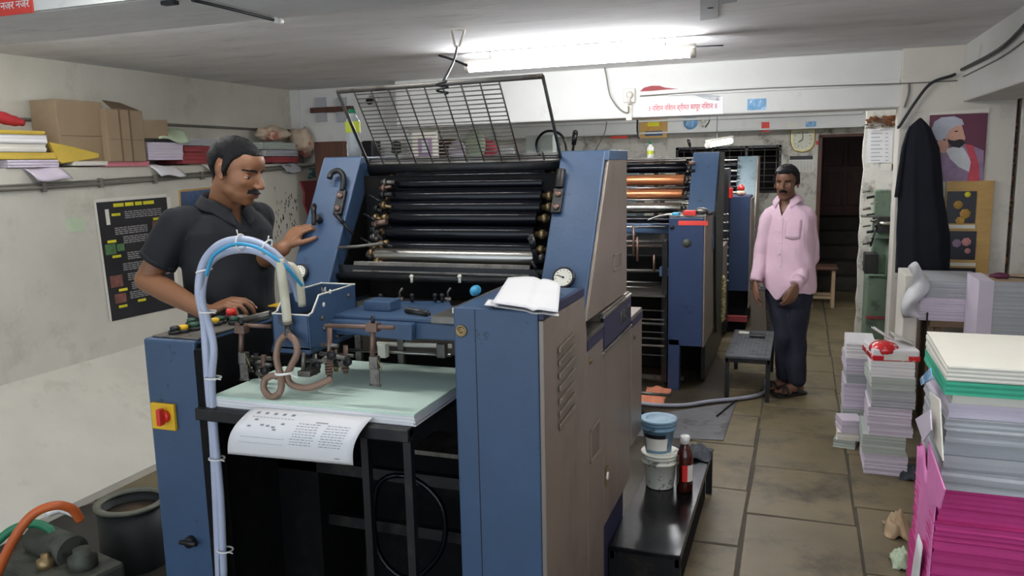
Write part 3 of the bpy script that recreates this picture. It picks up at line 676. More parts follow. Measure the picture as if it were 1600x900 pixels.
mat('amber', (66, 22, 12), .1, 0, .1, coat=.6)
mat('label_red', (210, 40, 36), .5)
mat('label_white', (216, 214, 204), .6)
mat('clear_plastic', (200, 206, 206), .15, 0, .05, coat=.5, alpha=.55)
mat('bag_white', (214, 214, 216), .35, 0, .06, coat=.2)
mat('label_yellow', (206, 214, 60), .5)
mat('cap_green', (20, 130, 80), .4)
mat('pump_grey', (74, 76, 68), .6, .3, .3, 8, (36, 34, 28), .7, 9)
mat('drum_dark', (38, 40, 40), .6, .2, .2)
mat('rust_inside', (74, 56, 36), .9, 0, .3, 12)
mat('drum_rim', (104, 104, 92), .6, .2, .2, 12)
mat('hose_orange', (196, 96, 44), .45)
mat('hose_green', (36, 120, 84), .45)
mat('hose_grey', (150, 150, 162), .4, coat=.1)
mat('machine_green', (112, 132, 112), .5, .1, .1, 6, (50, 56, 48), .6, 8)
mat('press_greygreen', (94, 110, 116), .5, 0, .1, 6, (50, 58, 60), .5, 8)
mat('poster_black', (34, 34, 38), .45, 0, .3, 5)
mat('poster_text', (150, 148, 146), .6)
mat('poster_yellow', (214, 206, 40), .6)
mat('poster_photo', (120, 76, 66), .6, 0, .4, 20)
mat('poster_leaf', (80, 120, 76), .6, 0, .4, 20)
mat('poster_blue', (60, 84, 120), .4, 0, .5, 9)
mat('tan_wood', (186, 148, 84), .5, 0, .12, 6, stretch=(1, 1, 5))
mat('maroon', (98, 40, 66), .5, 0, .08)
mat('turban', (182, 184, 196), .6, 0, .15, 14)
mat('painted_skin', (206, 158, 136), .6)
mat('painted_beard', (34, 26, 32), .6)
mat('painted_robe', (150, 124, 152), .6, 0, .25, 14)
mat('painted_sash', (196, 72, 88), .6, 0, .2, 16)
mat('painted_white', (206, 208, 212), .6, 0, .1, 14)
mat('dark_picture', (24, 22, 34), .4, 0, .4, 9)
mat('gold_paint', (186, 140, 60), .5, 0, .3, 20)
mat('pink_paint', (190, 130, 130), .6, 0, .3, 20)
mat('sticker_red', (214, 66, 56), .6)
mat('sticker_blue', (110, 160, 200), .6, 0, .35, 30, (230, 235, 240), .9, 22)
mat('banner', (228, 228, 228), .6, 0, .02)
mat('banner_red', (206, 90, 96), .6)
mat('clock_frame', (196, 176, 112), .35, .4, .1)
mat('clock_face', (222, 222, 200), .5)
mat('red_ink_box', (200, 50, 46), .5)
mat('wrapper_gloss', (206, 40, 44), .22, 0, .1, 14, (236, 226, 222), .9, 22, coat=.5, lo=.58, hi=.62)
mat('splatter', (48, 44, 40), .9)

# ------------------------------------------------------------ the second press
def roller_set(parent, x0, x1, rows, jl=.03):
    for y, z, r, mm in rows: roller(parent, x0, x1, y, z, r, mm, 'dull_steel', jl)
p2 = thing('printing_press', 'second blue offset press with copper coloured rollers behind the near press', 'printing press', (-1.2, 6.6, 0))
F2 = 5.77; X2 = -.62
c2 = at(1045, 340, y=F2).x; z2 = at(1103, 340, y=F2).z
zb2 = at(1105, 543, y=F2).z
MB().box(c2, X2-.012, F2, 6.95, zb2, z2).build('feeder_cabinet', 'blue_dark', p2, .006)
MB().yz([(F2, zb2), (F2, z2), (6.93, z2-.02), (6.95, zb2)], X2-.012, X2).build('side_panel', 'grey_panel', p2, .003)
box('cabinet_top', 'dull_steel', p2, c2, X2, F2+.01, 6.6, z2, z2+.012, .002)
box('sticker', 'sticker_red', p2, at(1060, 345, y=F2).x, at(1106, 345, y=F2).x, F2-.003, F2, at(1080, 352, y=F2).z, at(1080, 345, y=F2).z)
q = at(1073, 380, y=F2); mq = MB(); mq.lathe((q.x, F2, q.z), (0, -1, 0), [(0, .034), (.002, .034), (.002, 0)], 7); mq.build('torn_sticker', 'pump_grey', p2)
q = at(1050, 355, y=F2); MB().lathe((q.x, F2, q.z), (0, -1, 0), [(0, .016), (.008, .015), (.008, 0)], 14).build('lock', 'black_plastic', p2)
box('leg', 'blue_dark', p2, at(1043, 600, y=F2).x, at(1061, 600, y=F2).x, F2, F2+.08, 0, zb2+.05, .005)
box('base', 'machine_dark', p2, -1.7, X2-.08, 6.35, 7.05, .02, 1.0)
box('skirt', 'black_metal', p2, X2-.05, X2-.02, 6.05, 7.45, .02, zb2+.02)
box('rear_panel', 'grey_panel', p2, c2, X2+.02, 6.97, 7.42, .28, .95, .003)
for (tx0, tx1) in ((at(1083, 236, y=6.6).x, -.612), (-1.78, -1.60)):
    MB().yz([(6.22, 1.0), (6.26, 1.22), (6.6, 1.745), (6.95, 1.745), (6.95, 1.0)], tx0, tx1).build('tower', 'blue_paint', p2, .005)
MB().yz([(6.28, 1.25), (6.62, 1.745), (6.95, 1.745), (6.95, .3), (6.5, .3)], -.612, -.60).build('tower_side', 'black_metal', p2)
tx0 = at(1083, 236, y=6.6).x
rx1 = at(1069, 290, y=6.5).x
def row2(py, y): return (y, at(1020, py, y=y).z)
for py0, py1, mm, dy in ((247, 255, 'steel', .05), (256, 270, 'black_rubber', .08), (273, 290, 'copper', .02), (296, 310, 'copper', 0), (317, 333, 'steel', 0), (337, 350, 'black_rubber', .03)):
    y = 6.60-(py0-240)*.0032+dy; za = at(1020, py0, y=y).z; zb_ = at(1020, py1, y=y).z
    roller(p2, -1.58, rx1, y, (za+zb_)/2, (za-zb_)/2, mm, 'dull_steel', .04)
for py in (293, 312):
    y = 6.4; a = at(1070, py, y=y); MB().cyl((-1.58, y, a.z), (a.x, y, a.z), .008, n=8).build('guide_rod', 'steel', p2)
a = at(1080, 266, y=6.5); 
for k in range(7):
    a = at(1076, 255+k*12, y=6.5); MB().cyl(a, a+Vector((.05, 0, 0)), .014, n=10).build('bearing_shaft', 'black_metal' if k % 2 else 'bronze', p2)
lever(at(1081, 240, y=6.6), at(1076, 219, y=6.55), .006, .014, parent=p2)
# feeder bars of the second press seen between the two machines
yy = 5.95
a = at(986, 365, y=yy); b = at(1046, 350, y=yy)
box('cross_beam', 'blue_paint', p2, -1.75, b.x+.02, yy, yy+.08, a.z, b.z, .005)
for py, r, mm in ((355, .008, 'steel'), (378, .012, 'dull_steel'), (385, .007, 'bronze'), (400, .006, 'black_metal'), (424, .012, 'dull_steel'), (442, .006, 'steel'), (450, .005, 'steel')):
    a = at(1040, py, y=yy-.05); MB().cyl((-1.7, yy-.05, a.z), (a.x, yy-.05, a.z), r, n=10).build('cross_rod', mm, p2)
for px, p0_, p1_ in ((990, 352, 400), (996, 370, 408), (1022, 398, 425), (1040, 375, 440)):
    MB().cyl(at(px, p0_, y=yy-.06), at(px, p1_, y=yy-.06), .009, n=10).build('stop_post', 'bronze', p2)
box('pile_board', 'dull_steel', p2, -1.62, -.9, 5.75, 6.28, .70, .715)
box('corner_block', 'blue_paint', p2, at(1030, 425, y=5.80).x, c2+.01, 5.80, 5.9, at(1035, 432, y=5.8).z, at(1035, 418, y=5.8).z, .004)
for k, py in enumerate((486, 500, 507, 520, 530, 541, 556)):
    a = at(1040, py, y=5.7); MB().cyl((-1.6, 5.7, a.z), (a.x-.01, 5.7, a.z), .004+.003*(k % 3), n=8).build('delivery_rod', 'steel' if k % 2 else 'dull_steel', p2)
box('inner_frame', 'black_metal', p2, c2-.05, c2-.01, F2+.02, 6.3, .05, 1.1)
box('foot_bar', 'dull_steel', p2, -1.7, c2+.1, 5.9, 5.93, .04, .07)
MB().cyl(at(990, 613, y=5.2), at(1048, 618, y=5.3), .012, n=10).build('floor_rod', 'dull_steel', p2)
rr = random.Random(4)
# khaki cord hank on the side
a = at(1127, 440, x=X2+.02); m = MB(); P = []
for k in range(34):
    t = k/33; P.append(Vector((X2+.02+.012*sin(k*2.4), 6.98-.03+.045*cos(k*2.4), at(1125, 440+65*t, x=X2+.02).z)))
tag(MB().tube(P, .02, n=7, sm=2).build('cord_hank', 'khaki_cord'), 'knotted khaki cord hanging on the side of the second press', 'cord')
# things on its cabinet
def onx(px, y, z): v = at(px, 340, y=y); return Vector((v.x, y, z))
zt2 = z2+.012
a = onx(1078, 5.83, zt2); tag(MB().box(a.x-.045, a.x+.045, 5.80, 5.87, zt2, zt2+.035).build('ink_box', 'red_ink_box', bevel=.004), 'small red box lying on the cabinet of the second press', 'box')
a = onx(1098, 5.86, zt2); o = MB().sphere((a.x-.01, a.y, zt2+.028), (.05, .03, .027), 14, 8).build('hand_tool', 'dull_steel'); tag(o, 'grey rounded tool with black handle beside the small red box', 'tool')
MB().tube([(a.x+.025, a.y, zt2+.013), (a.x+.07, a.y-.02, zt2+.013)], .012).build('handle', 'black_plastic', o)
a = onx(1058, 5.84, zt2); tag(MB().box(a.x-.035, a.x+.02, 5.80, 5.87, zt2, zt2+.02).build('plastic_case', 'cyan_plastic', bevel=.005), 'flat cyan case lying left of the small red box', 'case')
MB_ = MB(); a = at(1020, 345, y=5.88)
o = MB_.grid(lambda u, v: Vector((c2-.16+.2*u, 5.82+.12*v, zt2+.004-.04*(1-u)**2+.006*sin(7*v+3*u))), 8, 5).build('cloth', 'label_white', solid=.003)
tag(o, 'pale folded cloth hanging off the left end of the second cabinet', 'cloth')

# ------------------------------------------------------------ the third press, greyer, near the back window
p3 = thing('printing_press', 'third grey green press standing farthest back before the barred window', 'printing press', (-1.0, 8.6, 0))
MB().yz([(8.3, 1.0), (8.34, 1.12), (8.7, 1.71), (9.05, 1.71), (9.05, 1.0)], at(1153, 244, y=8.7).x, -.425).build('tower', 'press_greygreen', p3, .005)
MB().yz([(8.3, .2), (8.34, 1.12), (8.7, 1.71), (9.05, 1.71), (9.05, .2)], -.425, -.41).build('side_panel', 'grey_panel', p3, .003)
MB().box(at(1139, 307, y=7.9).x, -.44, 7.9, 8.35, .42, 1.33).build('feeder_cabinet', 'navy_band', p3, .005)
MCc = MC['navy_band']
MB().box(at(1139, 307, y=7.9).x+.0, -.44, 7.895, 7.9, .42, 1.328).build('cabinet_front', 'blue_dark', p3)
box('side_plate', 'grey_panel', p3, -.44, -.425, 7.9, 8.35, .25, 1.31, .003)
box('base', 'machine_dark', p3, -1.7, -.46, 7.95, 9.1, .02, .9)
box('base_rail', 'red_file', p3, -.75, -.44, 7.86, 7.94, .12, .17)
MB().yz([(8.4, .9), (8.7, 1.71), (9.0, 1.71), (9.0, .9)], -1.8, -1.65).build('tower', 'press_greygreen', p3, .005)
for k in range(9):
    y = 8.62-k*.03; a = at(1140, 250+k*8.5, y=y); roller(p3, -1.6, at(1152, 260, y=y).x, y, a.z, .018 if k % 2 else .012, 'steel' if k % 2 == 0 else 'black_rubber', 'dull_steel', .03)
for k in range(9):
    a = at(1137, 335+k*13, y=7.6); MB().sphere(a, .012, 8, 6).cyl(a, a+Vector((-.08, 0, 0)), .007, n=8).build('grease_nipple', 'steel', p3)
box('frame_column', 'black_metal', p3, at(1133, 300, y=7.65).x-.1, at(1138, 300, y=7.65).x, 7.65, 7.9, .05, 1.6)
a = at(1158, 297, y=8.0); o = MB().sphere((a.x, 8.0, 1.36), (.045, .04, .03), 12, 8).build('cloth_bundle', 'floral_cloth'); tag(o, 'small crumpled cloth on the cabinet of the farthest press', 'cloth')
o = MB().lathe((a.x, 8.0, 1.385), (0, 0, 1), [(0, .03), (.03, .035), (.04, .02), (.055, .02), (.055, 0)], 12).build('oil_cap', 'red_plastic'); tag(o, 'small red can on the crumpled cloth of the farthest press', 'can')
a = at(1140, 300, y=7.75); tag(MB().box(a.x-.02, a.x+.03, 7.72, 7.78, 1.32, 1.42).build('red_can', 'red_plastic', bevel=.01) , 'narrow red tin beside the rollers of the farthest press', 'tin')

# ------------------------------------------------------------ low steel footboards
mat('oily_plate', (26, 27, 30), .22, .5, .4, 12, (60, 60, 62), .35, 25)
def bench(name, label, x0, x1, y0, y1, z, th=.02, leg=.03, rail=True, pm='checker_plate'):
    t = thing(name, label, 'bench', ((x0+x1)/2, (y0+y1)/2, 0))
    tp = MB().box(x0, x1, y0, y1, z-th, z).build('top_plate', pm, t, .003)
    b = MB(); nx = int((x1-x0)/.028); ny = int((y1-y0)/.028)
    for i in range(nx):
        for j in range(ny):
            if pm == 'oily_plate' and (i*7+j*3) % 4: continue
            cx = x0+.014+i*.028; cy = y0+.014+j*.028; s = 1 if (i+j) % 2 else -1
            dx, dy = .008, .008*s
            b.poly([(cx-dx, cy-dy, z+.0002), (cx-dy*.25, cy+dx*.25*s, z+.0016), (cx+dx, cy+dy, z+.0002), (cx+dy*.25, cy-dx*.25*s, z+.0016)])
    o = b.build('tread_pattern', pm, tp); o['kind'] = 'stuff'
    for x in (x0+leg/2, x1-leg/2):
        for y in (y0+leg/2, y1-leg/2): box('leg', 'black_metal', t, x-leg/2, x+leg/2, y-leg/2, y+leg/2, 0, z-th)
    if rail:
        for x in (x0+.005, x1-.02): box('side_rail', 'black_metal', t, x, x+.015, y0, y1, z-th-.03, z-th)
        for y in (y0+.005, y1-.02): box('end_rail', 'black_metal', t, x0, x1, y, y+.015, z-th-.03, z-th)
    return t
fbt = bench('footboard', 'low black steel footboard in front carrying the buckets and the bottle', -.645, -.374, 2.80, 3.98, .239, pm='oily_plate')
box('shade_apron', 'black_metal', fbt, -.64, -.38, 2.812, 2.818, .01, .22); box('shade_box', 'machine_dark', fbt, -.64, -.40, 2.83, 3.9, .0, .10)  # black apron and box stand in for the shade under the footboard
ya = 5.63; zb3 = at(1133, 555, y=ya).z; xa3 = at(1133, 555, y=ya).x; xb3 = at(1204, 556, y=ya).x
bench('footboard', 'low checker plate footboard beside the standing man in pink', xa3, xb3, ya, ya+.9, zb3)
tag(box('phone', 'black_plastic', None, xa3+.13, xa3+.24, ya+.62, ya+.70, zb3+.0015, zb3+.018, .004), 'black phone lying on the footboard beside the man in pink', 'phone')
tag(box('soap_box', 'cream_paper', None, xa3+.04, xa3+.12, ya+.72, ya+.79, zb3+.0015, zb3+.012, .003), 'small cream packet beside the black phone on the footboard', 'packet')
# buckets, bottle, rag
BZ = .2406
cb = at(1027, 768, z=.239); K = cb.length and (cb-Vector((0, 0, CAM_H))).length/F_PX
def bucket(c, z0, rb, rt, h, mm, label, lid=None):
    t = thing('paint_bucket', label, 'bucket', (c.x, c.y, z0))
    z = z0; MB().lathe((c.x, c.y, z), (0, 0, 1), [(0, rb*.94), (.006, rb), (h*.70, rb+(rt-rb)*.70), (h*.70, rt*1.03), (h*.74, rt*1.05), (h*.76, rt*.99), (h*.84, rt*1.0), (h*.85, rt*1.06), (h*.92, rt*1.07), (h*.93, rt*1.0), (h, rt*1.0)], 32).build('bucket_body', mm, t)
    MB().lathe((c.x, c.y, z+h*.93), (0, 0, 1), [(0, rt*1.02), (0, rt*1.09), (h*.07, rt*1.09), (h*.08, rt*1.0), (h*.06, rt*.9), (h*.06, rt*.78), (h*.075, rt*.74), (h*.075, 0)], 32).build('lid', lid or mm, t)
    return t
c1 = Vector((cb.x, cb.y+.07, 0))
bucket(c1, BZ, .062, .078, .165, 'bucket_white', 'paint splashed white bucket standing on the front footboard')
c2_ = Vector((c1.x-.008, c1.y, 0)); zk2 = BZ+.165*1.012
bb = bucket(c2_, zk2, .058, .076, .150, 'bucket_blue', 'pale blue lidded bucket stacked on the white bucket')
def wrap(c, r, z0, z1, a0, a1, n=12, rt=None):
    rt = rt or r; m = MB()
    return m.grid(lambda u, v: Vector((c.x+(r+(rt-r)*v)*cos(a0+(a1-a0)*u), c.y+(r+(rt-r)*v)*sin(a0+(a1-a0)*u), z0+(z1-z0)*v)), n, 1)
wrap(c2_, .0605, zk2+.015, zk2+.072, radians(-135), radians(-45), rt=.0685).build('paper_label', 'label_white', bb)
wrap(c2_, .069, zk2+.072, zk2+.09, radians(-140), radians(-55), rt=.0715).build('label_band', 'black_plastic', bb)
cq = at(1067, 774, z=.239); cq = Vector((cq.x, cq.y+.05, BZ))
bt = thing('glass_bottle', 'amber glass bottle with white cap beside the stacked buckets', 'bottle', cq)
MB().lathe(cq, (0, 0, 1), [(0, .030), (.004, .036), (.16, .036), (.175, .034), (.20, .024), (.212, .018), (.228, .017), (.228, 0)], 28).build('bottle_body', 'amber', bt)
MB().lathe(cq+Vector((0, 0, .222)), (0, 0, 1), [(0, .0215), (.030, .0215), (.033, .019), (.033, 0)], 24).build('cap', 'tie_white', bt)
wrap(cq, .0365, cq.z+.055, cq.z+.130, radians(-100), radians(-62)).build('red_label', 'label_red', bt)
wrap(cq, .0365, cq.z+.055, cq.z+.130, radians(-62), radians(-10)).build('white_label', 'label_white', bt)
def rag(c, sx, sy, h, seed, name, mm, label, cat='cloth', n=16):
    r_ = random.Random(seed); ph = [r_.uniform(0, 6) for _ in range(8)]
    def fn(u, v):
        x = (u-.5)*2; y = (v-.5)*2; e = max(0, 1-(x*x+y*y)**.5*.95)
        wv = sin(5*x+ph[0])*cos(4*y+ph[1])+.6*sin(9*x+7*y+ph[2])+.4*sin(13*y-6*x+ph[3])
        return Vector((c.x+sx*(x+.08*sin(4*y+ph[4])), c.y+sy*(y+.08*sin(5*x+ph[5])), c.z+.003+h*(e**.6)*(.65+.22*wv)))
    o = MB().grid(fn, n, n).build(name, mm, solid=.004); tag(o, label, cat); return o
a = at(1090, 700, z=.245); rag(Vector((-.44, 3.86, BZ)), .07, .09, .07, 3, 'rag', 'charcoal_rag', 'crumpled charcoal grey rag on the far end of the front footboard')
rag(Vector((-.585, 3.55, BZ)), .03, .06, .02, 8, 'paper_scrap', 'cream_paper', 'white paper scrap on the footboard left of the buckets', 'paper', 8)
# floor plate, hose, orange cloth, scraps
fpz = .003
PL = [at(1002, 651, z=0), at(1150, 630, z=0), at(1130, 689, z=0), at(995, 683, z=0)]
tag(MB().prism([Vector((p.x, p.y, fpz)) for p in PL], (0, 0, .004)).build('floor_plate', 'floor_plate'), 'flat grey metal sheet lying on the floor between the footboards', 'metal sheet')
hp = [at(1000, 630, z=.02), at(1030, 633, z=.02), at(1070, 633, z=.02), at(1110, 627, z=.02), at(1150, 623, z=.02), at(1185, 617, z=.02), at(1197, 607, z=.02), at(1194, 596, z=.03)]
tag(MB().tube(hp, .014, sm=6).build('hose', 'hose_grey'), 'grey hose snaking over the floor in front of the second footboard', 'hose')
rag(at(1018, 628, z=.004)+Vector((0, .15, 0)), .09, .22, .05, 12, 'cloth', 'orange_cloth', 'orange cloth lying on the floor by the second press')
a = at(1000, 665, z=0)
m = MB(); m.prism([Vector((a.x-.06, a.y, .01)), Vector((a.x+.09, a.y, .01)), Vector((a.x+.0, a.y, .12))], (0, .02, 0)); tag(m.build('wheel_chock', 'black_metal', bevel=.003), 'small black triangular foot bracket on the floor by the metal sheet', 'bracket')
tag(MB().tube([at(1120, 650, z=.012), at(1132, 640, z=.012), at(1160, 618, z=.012)], .006).build('metal_rod', 'black_metal'), 'thin bent black rod lying on the metal sheet', 'rod')
for i, (px, py, sz) in enumerate(((1105, 772, .02), (1150, 540, .03))):
    a = at(px+12, py+5, z=0)
# sheets leaning behind the man
for k in range(3):
    a = at(1178+k*8, 500-k*2, y=6.9+.1*k); 
    o = MB().prism([Vector((a.x, 6.9+.12*k, .02)), Vector((a.x+.12, 6.85+.12*k, .02)), Vector((a.x+.07, 7.02+.12*k, .56)), Vector((a.x-.05, 7.07+.12*k, .56))], (.006, .008, 0)).build('metal_sheet', ['grey_panel', 'dull_steel', 'press_greygreen'][k])
    tag(o, ['grey metal sheet leaning low behind the man in pink, nearest of three', 'middle metal sheet leaning behind the man in pink', 'farthest greenish metal sheet leaning behind the man in pink'][k], 'metal sheet', 'leaning sheets')

# ------------------------------------------------------------ stool by the door
st = thing('stool', 'worn small wooden stool standing by the dark doorway', 'stool', (.28, 9.62, 0))
box('seat', 'old_wood', st, .12, .43, 9.45, 9.78, .43, .465, .01)
for x in (.16, .39):
    for y in (9.5, 9.74): box('leg', 'brown_paper', st, x-.018, x+.018, y-.018, y+.018, 0, .43, .003)
for y in (9.5, 9.74): box('stretcher', 'brown_paper', st, .16, .39, y-.01, y+.01, .10, .13)

# ------------------------------------------------------------ small green press in the passage
gm = thing('small_press', 'small pale green press standing behind the pillar under the price lists', 'machine', (.8, 7.2, 0))
box('body', 'machine_green', gm, .70, 1.05, 6.9, 7.5, 0, 1.02, .01)
box('side_cabinet', 'machine_green', gm, at(1353, 500, y=7.05).x, .70, 7.05, 7.5, .02, .70, .01)
box('column', 'machine_green', gm, at(1367, 300, y=7.3).x, at(1393, 300, y=7.3).x, 7.3, 7.42, .7, 1.405, .012)
box('arm', 'machine_green', gm, at(1367, 372, y=7.05).x, .80, 7.05, 7.45, 1.02, 1.06, .008)
box('control_box', 'black_metal', gm, at(1352, 400, y=6.98).x, at(1373, 400, y=6.98).x, 6.98, 7.2, .74, .90, .006)
a = at(1360, 385, y=7.0); MB().tube([a, a+Vector((.04, 0, .16))], .008).sphere(a+Vector((.04, 0, .17)), .018, 10, 8).build('lever', 'black_plastic', gm)
for k in range(10):
    a = at(1348+(k % 3)*6, 300+k*9, y=7.2); MB().cyl(a, a+Vector((.06, 0, .01)), .007+.004*(k % 2), n=8).build('rod', ['dull_steel', 'black_metal', 'steel'][k % 3], gm)
box('shelf', 'dull_steel', gm, at(1346, 337, y=7.25).x, .68, 7.2, 7.4, at(1350, 338, y=7.2).z-.01, at(1350, 338, y=7.2).z)
a = at(1380, 345, y=7.0); box('ink_unit', 'black_metal', gm, a.x-.04, a.x+.07, 6.98, 7.1, a.z-.10, a.z+.03, .006); MB().cyl((a.x-.03, 6.96, a.z-.02), (a.x+.06, 6.96, a.z-.02), .016).build('roller', 'steel', gm)
box('red_strip', 'red_file', gm, at(1353, 495, y=7.04).x, .69, 7.03, 7.05, at(1360, 498, y=7.04).z, at(1360, 494, y=7.04).z)

# ------------------------------------------------------------ things fixed to walls and ceiling
def decal_y(name, mm, px0, py0, px1, py1, y, th=.004, parent=None, bevel=0):
    a = at(px0, py0, y=y); b = at(px1, py1, y=y)
    return box(name, mm, parent, a.x, b.x, y-th, y-.0004, b.z, a.z, bevel)
YB1 = 6.15
o = decal_y('banner', 'banner', 1004, 157, 1130, 178, YB1); tag(o, 'long white paper banner with red writing pasted on the cross beam', 'banner')
a = at(1066, 166, y=YB1); a.y = YB1-.0045
text('lettering', '॥ निशान निशान श्रीमत कापूर निशान ॥', 'banner_red', o, (a.x, a.y-.001, at(1066, 168, y=YB1).z), (1, 0, 0), (0, 0, 1), .055, width=at(1122, 166, y=YB1).x-at(1016, 166, y=YB1).x, bold=.0006)
tag(decal_y('sticker', 'sticker_blue', 1168, 155, 1197, 171, YB1), 'blue and white sticker at the right half of the cross beam', 'sticker')
def socket(px0, py0, px1, py1, y, label):
    t = decal_y('socket_box', 'fixture_white', px0, py0, px1, py1, y, .03, bevel=.006); tag(t, label, 'socket')
    a = at((px0+px1)/2, (py0+py1)/2-1, y=y-.03); MB().lathe((a.x, y-.03, a.z), (0, -1, 0), [(0, .028), (.02, .026), (.03, .014), (.03, 0)], 16).build('plug', 'fixture_white', t)
    MB().tube([(a.x, y-.05, a.z), (a.x, y-.055, a.z-.04), (a.x, y-.04, a.z-.07)], .010).build('plug_tail', 'fixture_white', t)
    return t
socket(975, 139, 993, 160, YB1, 'white socket with a round plug on the cross beam left of the banner')
tag(decal_y('conduit_cover', 'fixture_white', 979, 160, 988, 188, YB1, .02), 'short white conduit cover below the beam socket', 'conduit')
def peel(pts, y, mm, name, label):
    o = MB().prism([at(a, b, y=y-.001) for a, b in pts], (0, -.003, 0)).build(name, mm); tag(o, label, 'peeling paint')
peel([(1000, 143), (1006, 137), (1018, 134), (1030, 134), (1040, 137), (1060, 139), (1040, 140), (1020, 142)], YB1, 'red_file', 'peeled_patch', 'reddish peeled patch on the cross beam above the banner')
peel([(1083, 148), (1095, 147), (1126, 150), (1124, 157), (1110, 156), (1095, 152)], YB1, 'grey_paper', 'peeled_patch', 'torn grey paper patch on the beam above the banner end')
def wire(pts, r, mm, label, name='cable', sm=5, y=None): o = MB().tube(pts, r, n=8, sm=sm).build(name, mm); tag(o, label, 'cable'); return o
wire([at(944, 103, y=6.13), at(948, 122, y=6.12), at(952, 145, y=6.12), at(958, 158, y=6.12), at(970, 172, y=6.12), at(981, 176, y=6.11), at(982, 166, y=6.1)], .005, 'cable_grey', 'twisted grey flex hanging on the white beam beside the socket')
wire([at(905, 88, z=2.397), at(960, 84, z=2.397), at(1040, 77, z=2.395), at(1086, 73, z=2.395), at(1130, 71, z=2.395)], .004, 'cable_black', 'thin dark wire along the ceiling above the long tube light', sm=2)
# second beam, farther back
YB2 = 9.72
o = tag(decal_y('framed_picture', 'tan_wood', 1000, 185, 1043, 215, YB2, .03), 'tan framed yellow picture on the far beam', 'picture')
decal_y('picture_print', 'gold_paint', 1008, 187, 1035, 204, YB2-.03, .004, o); decal_y('picture_print', 'poster_blue', 1008, 205, 1035, 212, YB2-.03, .004, o); decal_y('picture_print', 'poster_yellow', 1012, 190, 1030, 197, YB2-.034, .002, o)
a = at(1079, 191, y=YB2); tag(MB().lathe((a.x, YB2-.001, a.z), (0, -1, 0), [(0, .085), (.004, .085), (.004, 0)], 28).build('round_sticker', 'sticker_blue'), 'round blue sticker on the far beam', 'sticker')
tag(decal_y('sign', 'sticker_red', 1190, 191, 1202, 206, YB2), 'small red sign on the far beam above the clock', 'sign')
tag(decal_y('label', 'label_white', 1229, 190, 1246, 202, YB2), 'white blank label on the far beam right of the red sign', 'label')
tag(decal_y('sticker', 'sticker_blue', 1259, 190, 1275, 200, YB2), 'small blue sticker on the far beam right of the white label', 'sticker')
tag(decal_y('red_tape', 'sticker_red', 954, 213, 981, 216, YB2), 'thin red tape strip on the far beam', 'tape')
socket(1094, 183, 1103, 197, YB2, 'small socket on the far beam right of the round sticker')
wire([at(1108, 181, y=9.68), at(1108, 190, y=9.66), at(1102, 199, y=9.66)], .006, 'cable_black', 'short dark lead of the far beam socket')
wire([at(948, 190, y=9.6), at(944, 210, y=9.6), at(930, 235, y=9.6)], .006, 'cable_grey', 'loose grey wire hanging from the far beam')
wire([at(996, 188, y=6.5), at(996, 205, y=6.6), at(999, 216, y=6.6)], .008, 'cable_black', 'dark lead hanging below the main beam by the framed picture')
a = at(1254, 218, y=10.0); ck = thing('wall_clock', 'cream wall clock with a rounded tan frame above the calendar', 'clock', (a.x, 9.99, a.z-.12))
w_ = .135; shp = [(-w_, .12), (w_, .12), (w_, -.02), (w_*.9, -.08), (w_*.6, -.13), (0, -.15), (-w_*.6, -.13), (-w_*.9, -.08), (-w_, -.02)]
MB().prism([Vector((a.x+x, 9.998, a.z+z)) for x, z in shp], (0, -.035, 0)).build('clock_frame', 'clock_frame', ck, .008)
MB().prism([Vector((a.x+x*.86, 9.963, a.z+z*.86)) for x, z in shp], (0, -.004, 0)).build('clock_face', 'clock_face', ck)
MB().tube([(a.x, 9.957, a.z), (a.x, 9.957, a.z+.075)], .005, n=4).build('minute_hand', 'black_plastic', ck); MB().tube([(a.x, 9.957, a.z), (a.x-.045, 9.957, a.z-.03)], .006, n=4).build('hour_hand', 'black_plastic', ck)
m = MB()
for k in range(12): an = radians(30*k); m.box(a.x+.09*sin(an)-.004, a.x+.09*sin(an)+.004, 9.956, 9.9585, a.z+.09*cos(an)-.006, a.z+.09*cos(an)+.006)
m.build('hour_marks', 'ink', ck)
cal = tag(decal_y('calendar', 'label_white', 1233, 244, 1271, 268, 10.0), 'white wall calendar with a dark heading below the clock', 'calendar')
decal_y('heading', 'ink', 1234, 244, 1270, 249, 9.996, .003, cal)
for i in range(5):
    for j in range(7): a = at(1237+j*5, 253+i*3, y=9.995); box('date_mark', 'grey_paper', cal, a.x-.01, a.x+.01, 9.993, 9.9955, a.z-.004, a.z+.004)
tag(decal_y('tag', 'sticker_red', 1275, 220, 1281, 226, 10.0), 'tiny red tag on the wall right of the clock', 'tag')
pr_ = tag(decal_y('price_list', 'white_paper', 1356, 201, 1394, 254, 7.9), 'white printed list pasted on the wall right of the doorway', 'paper')
for k in range(8): decal_y('text_line', 'grey_paper', 1361, 208+k*6, 1361+(14 if k % 2 else 18), 209.3+k*6, 7.896, .001, pr_); decal_y('text_line', 'grey_paper', 1383, 208+k*6, 1388, 209.3+k*6, 7.896, .001, pr_)
pr_ = tag(decal_y('price_list', 'cream_paper', 1396, 206, 1404, 266, 7.9), 'narrow second list pasted right of the wide white one', 'paper')
tag(decal_y('paper_patch', 'label_white', 1376, 256, 1396, 266, 7.9), 'small paper with dark marks below the printed lists', 'paper')
wire([at(1352, 200, y=7.85), at(1375, 196, y=7.85), at(1398, 191, y=7.8), at(1405, 197, y=6.5)], .006, 'cable_grey', 'pale wire crossing above the printed lists')
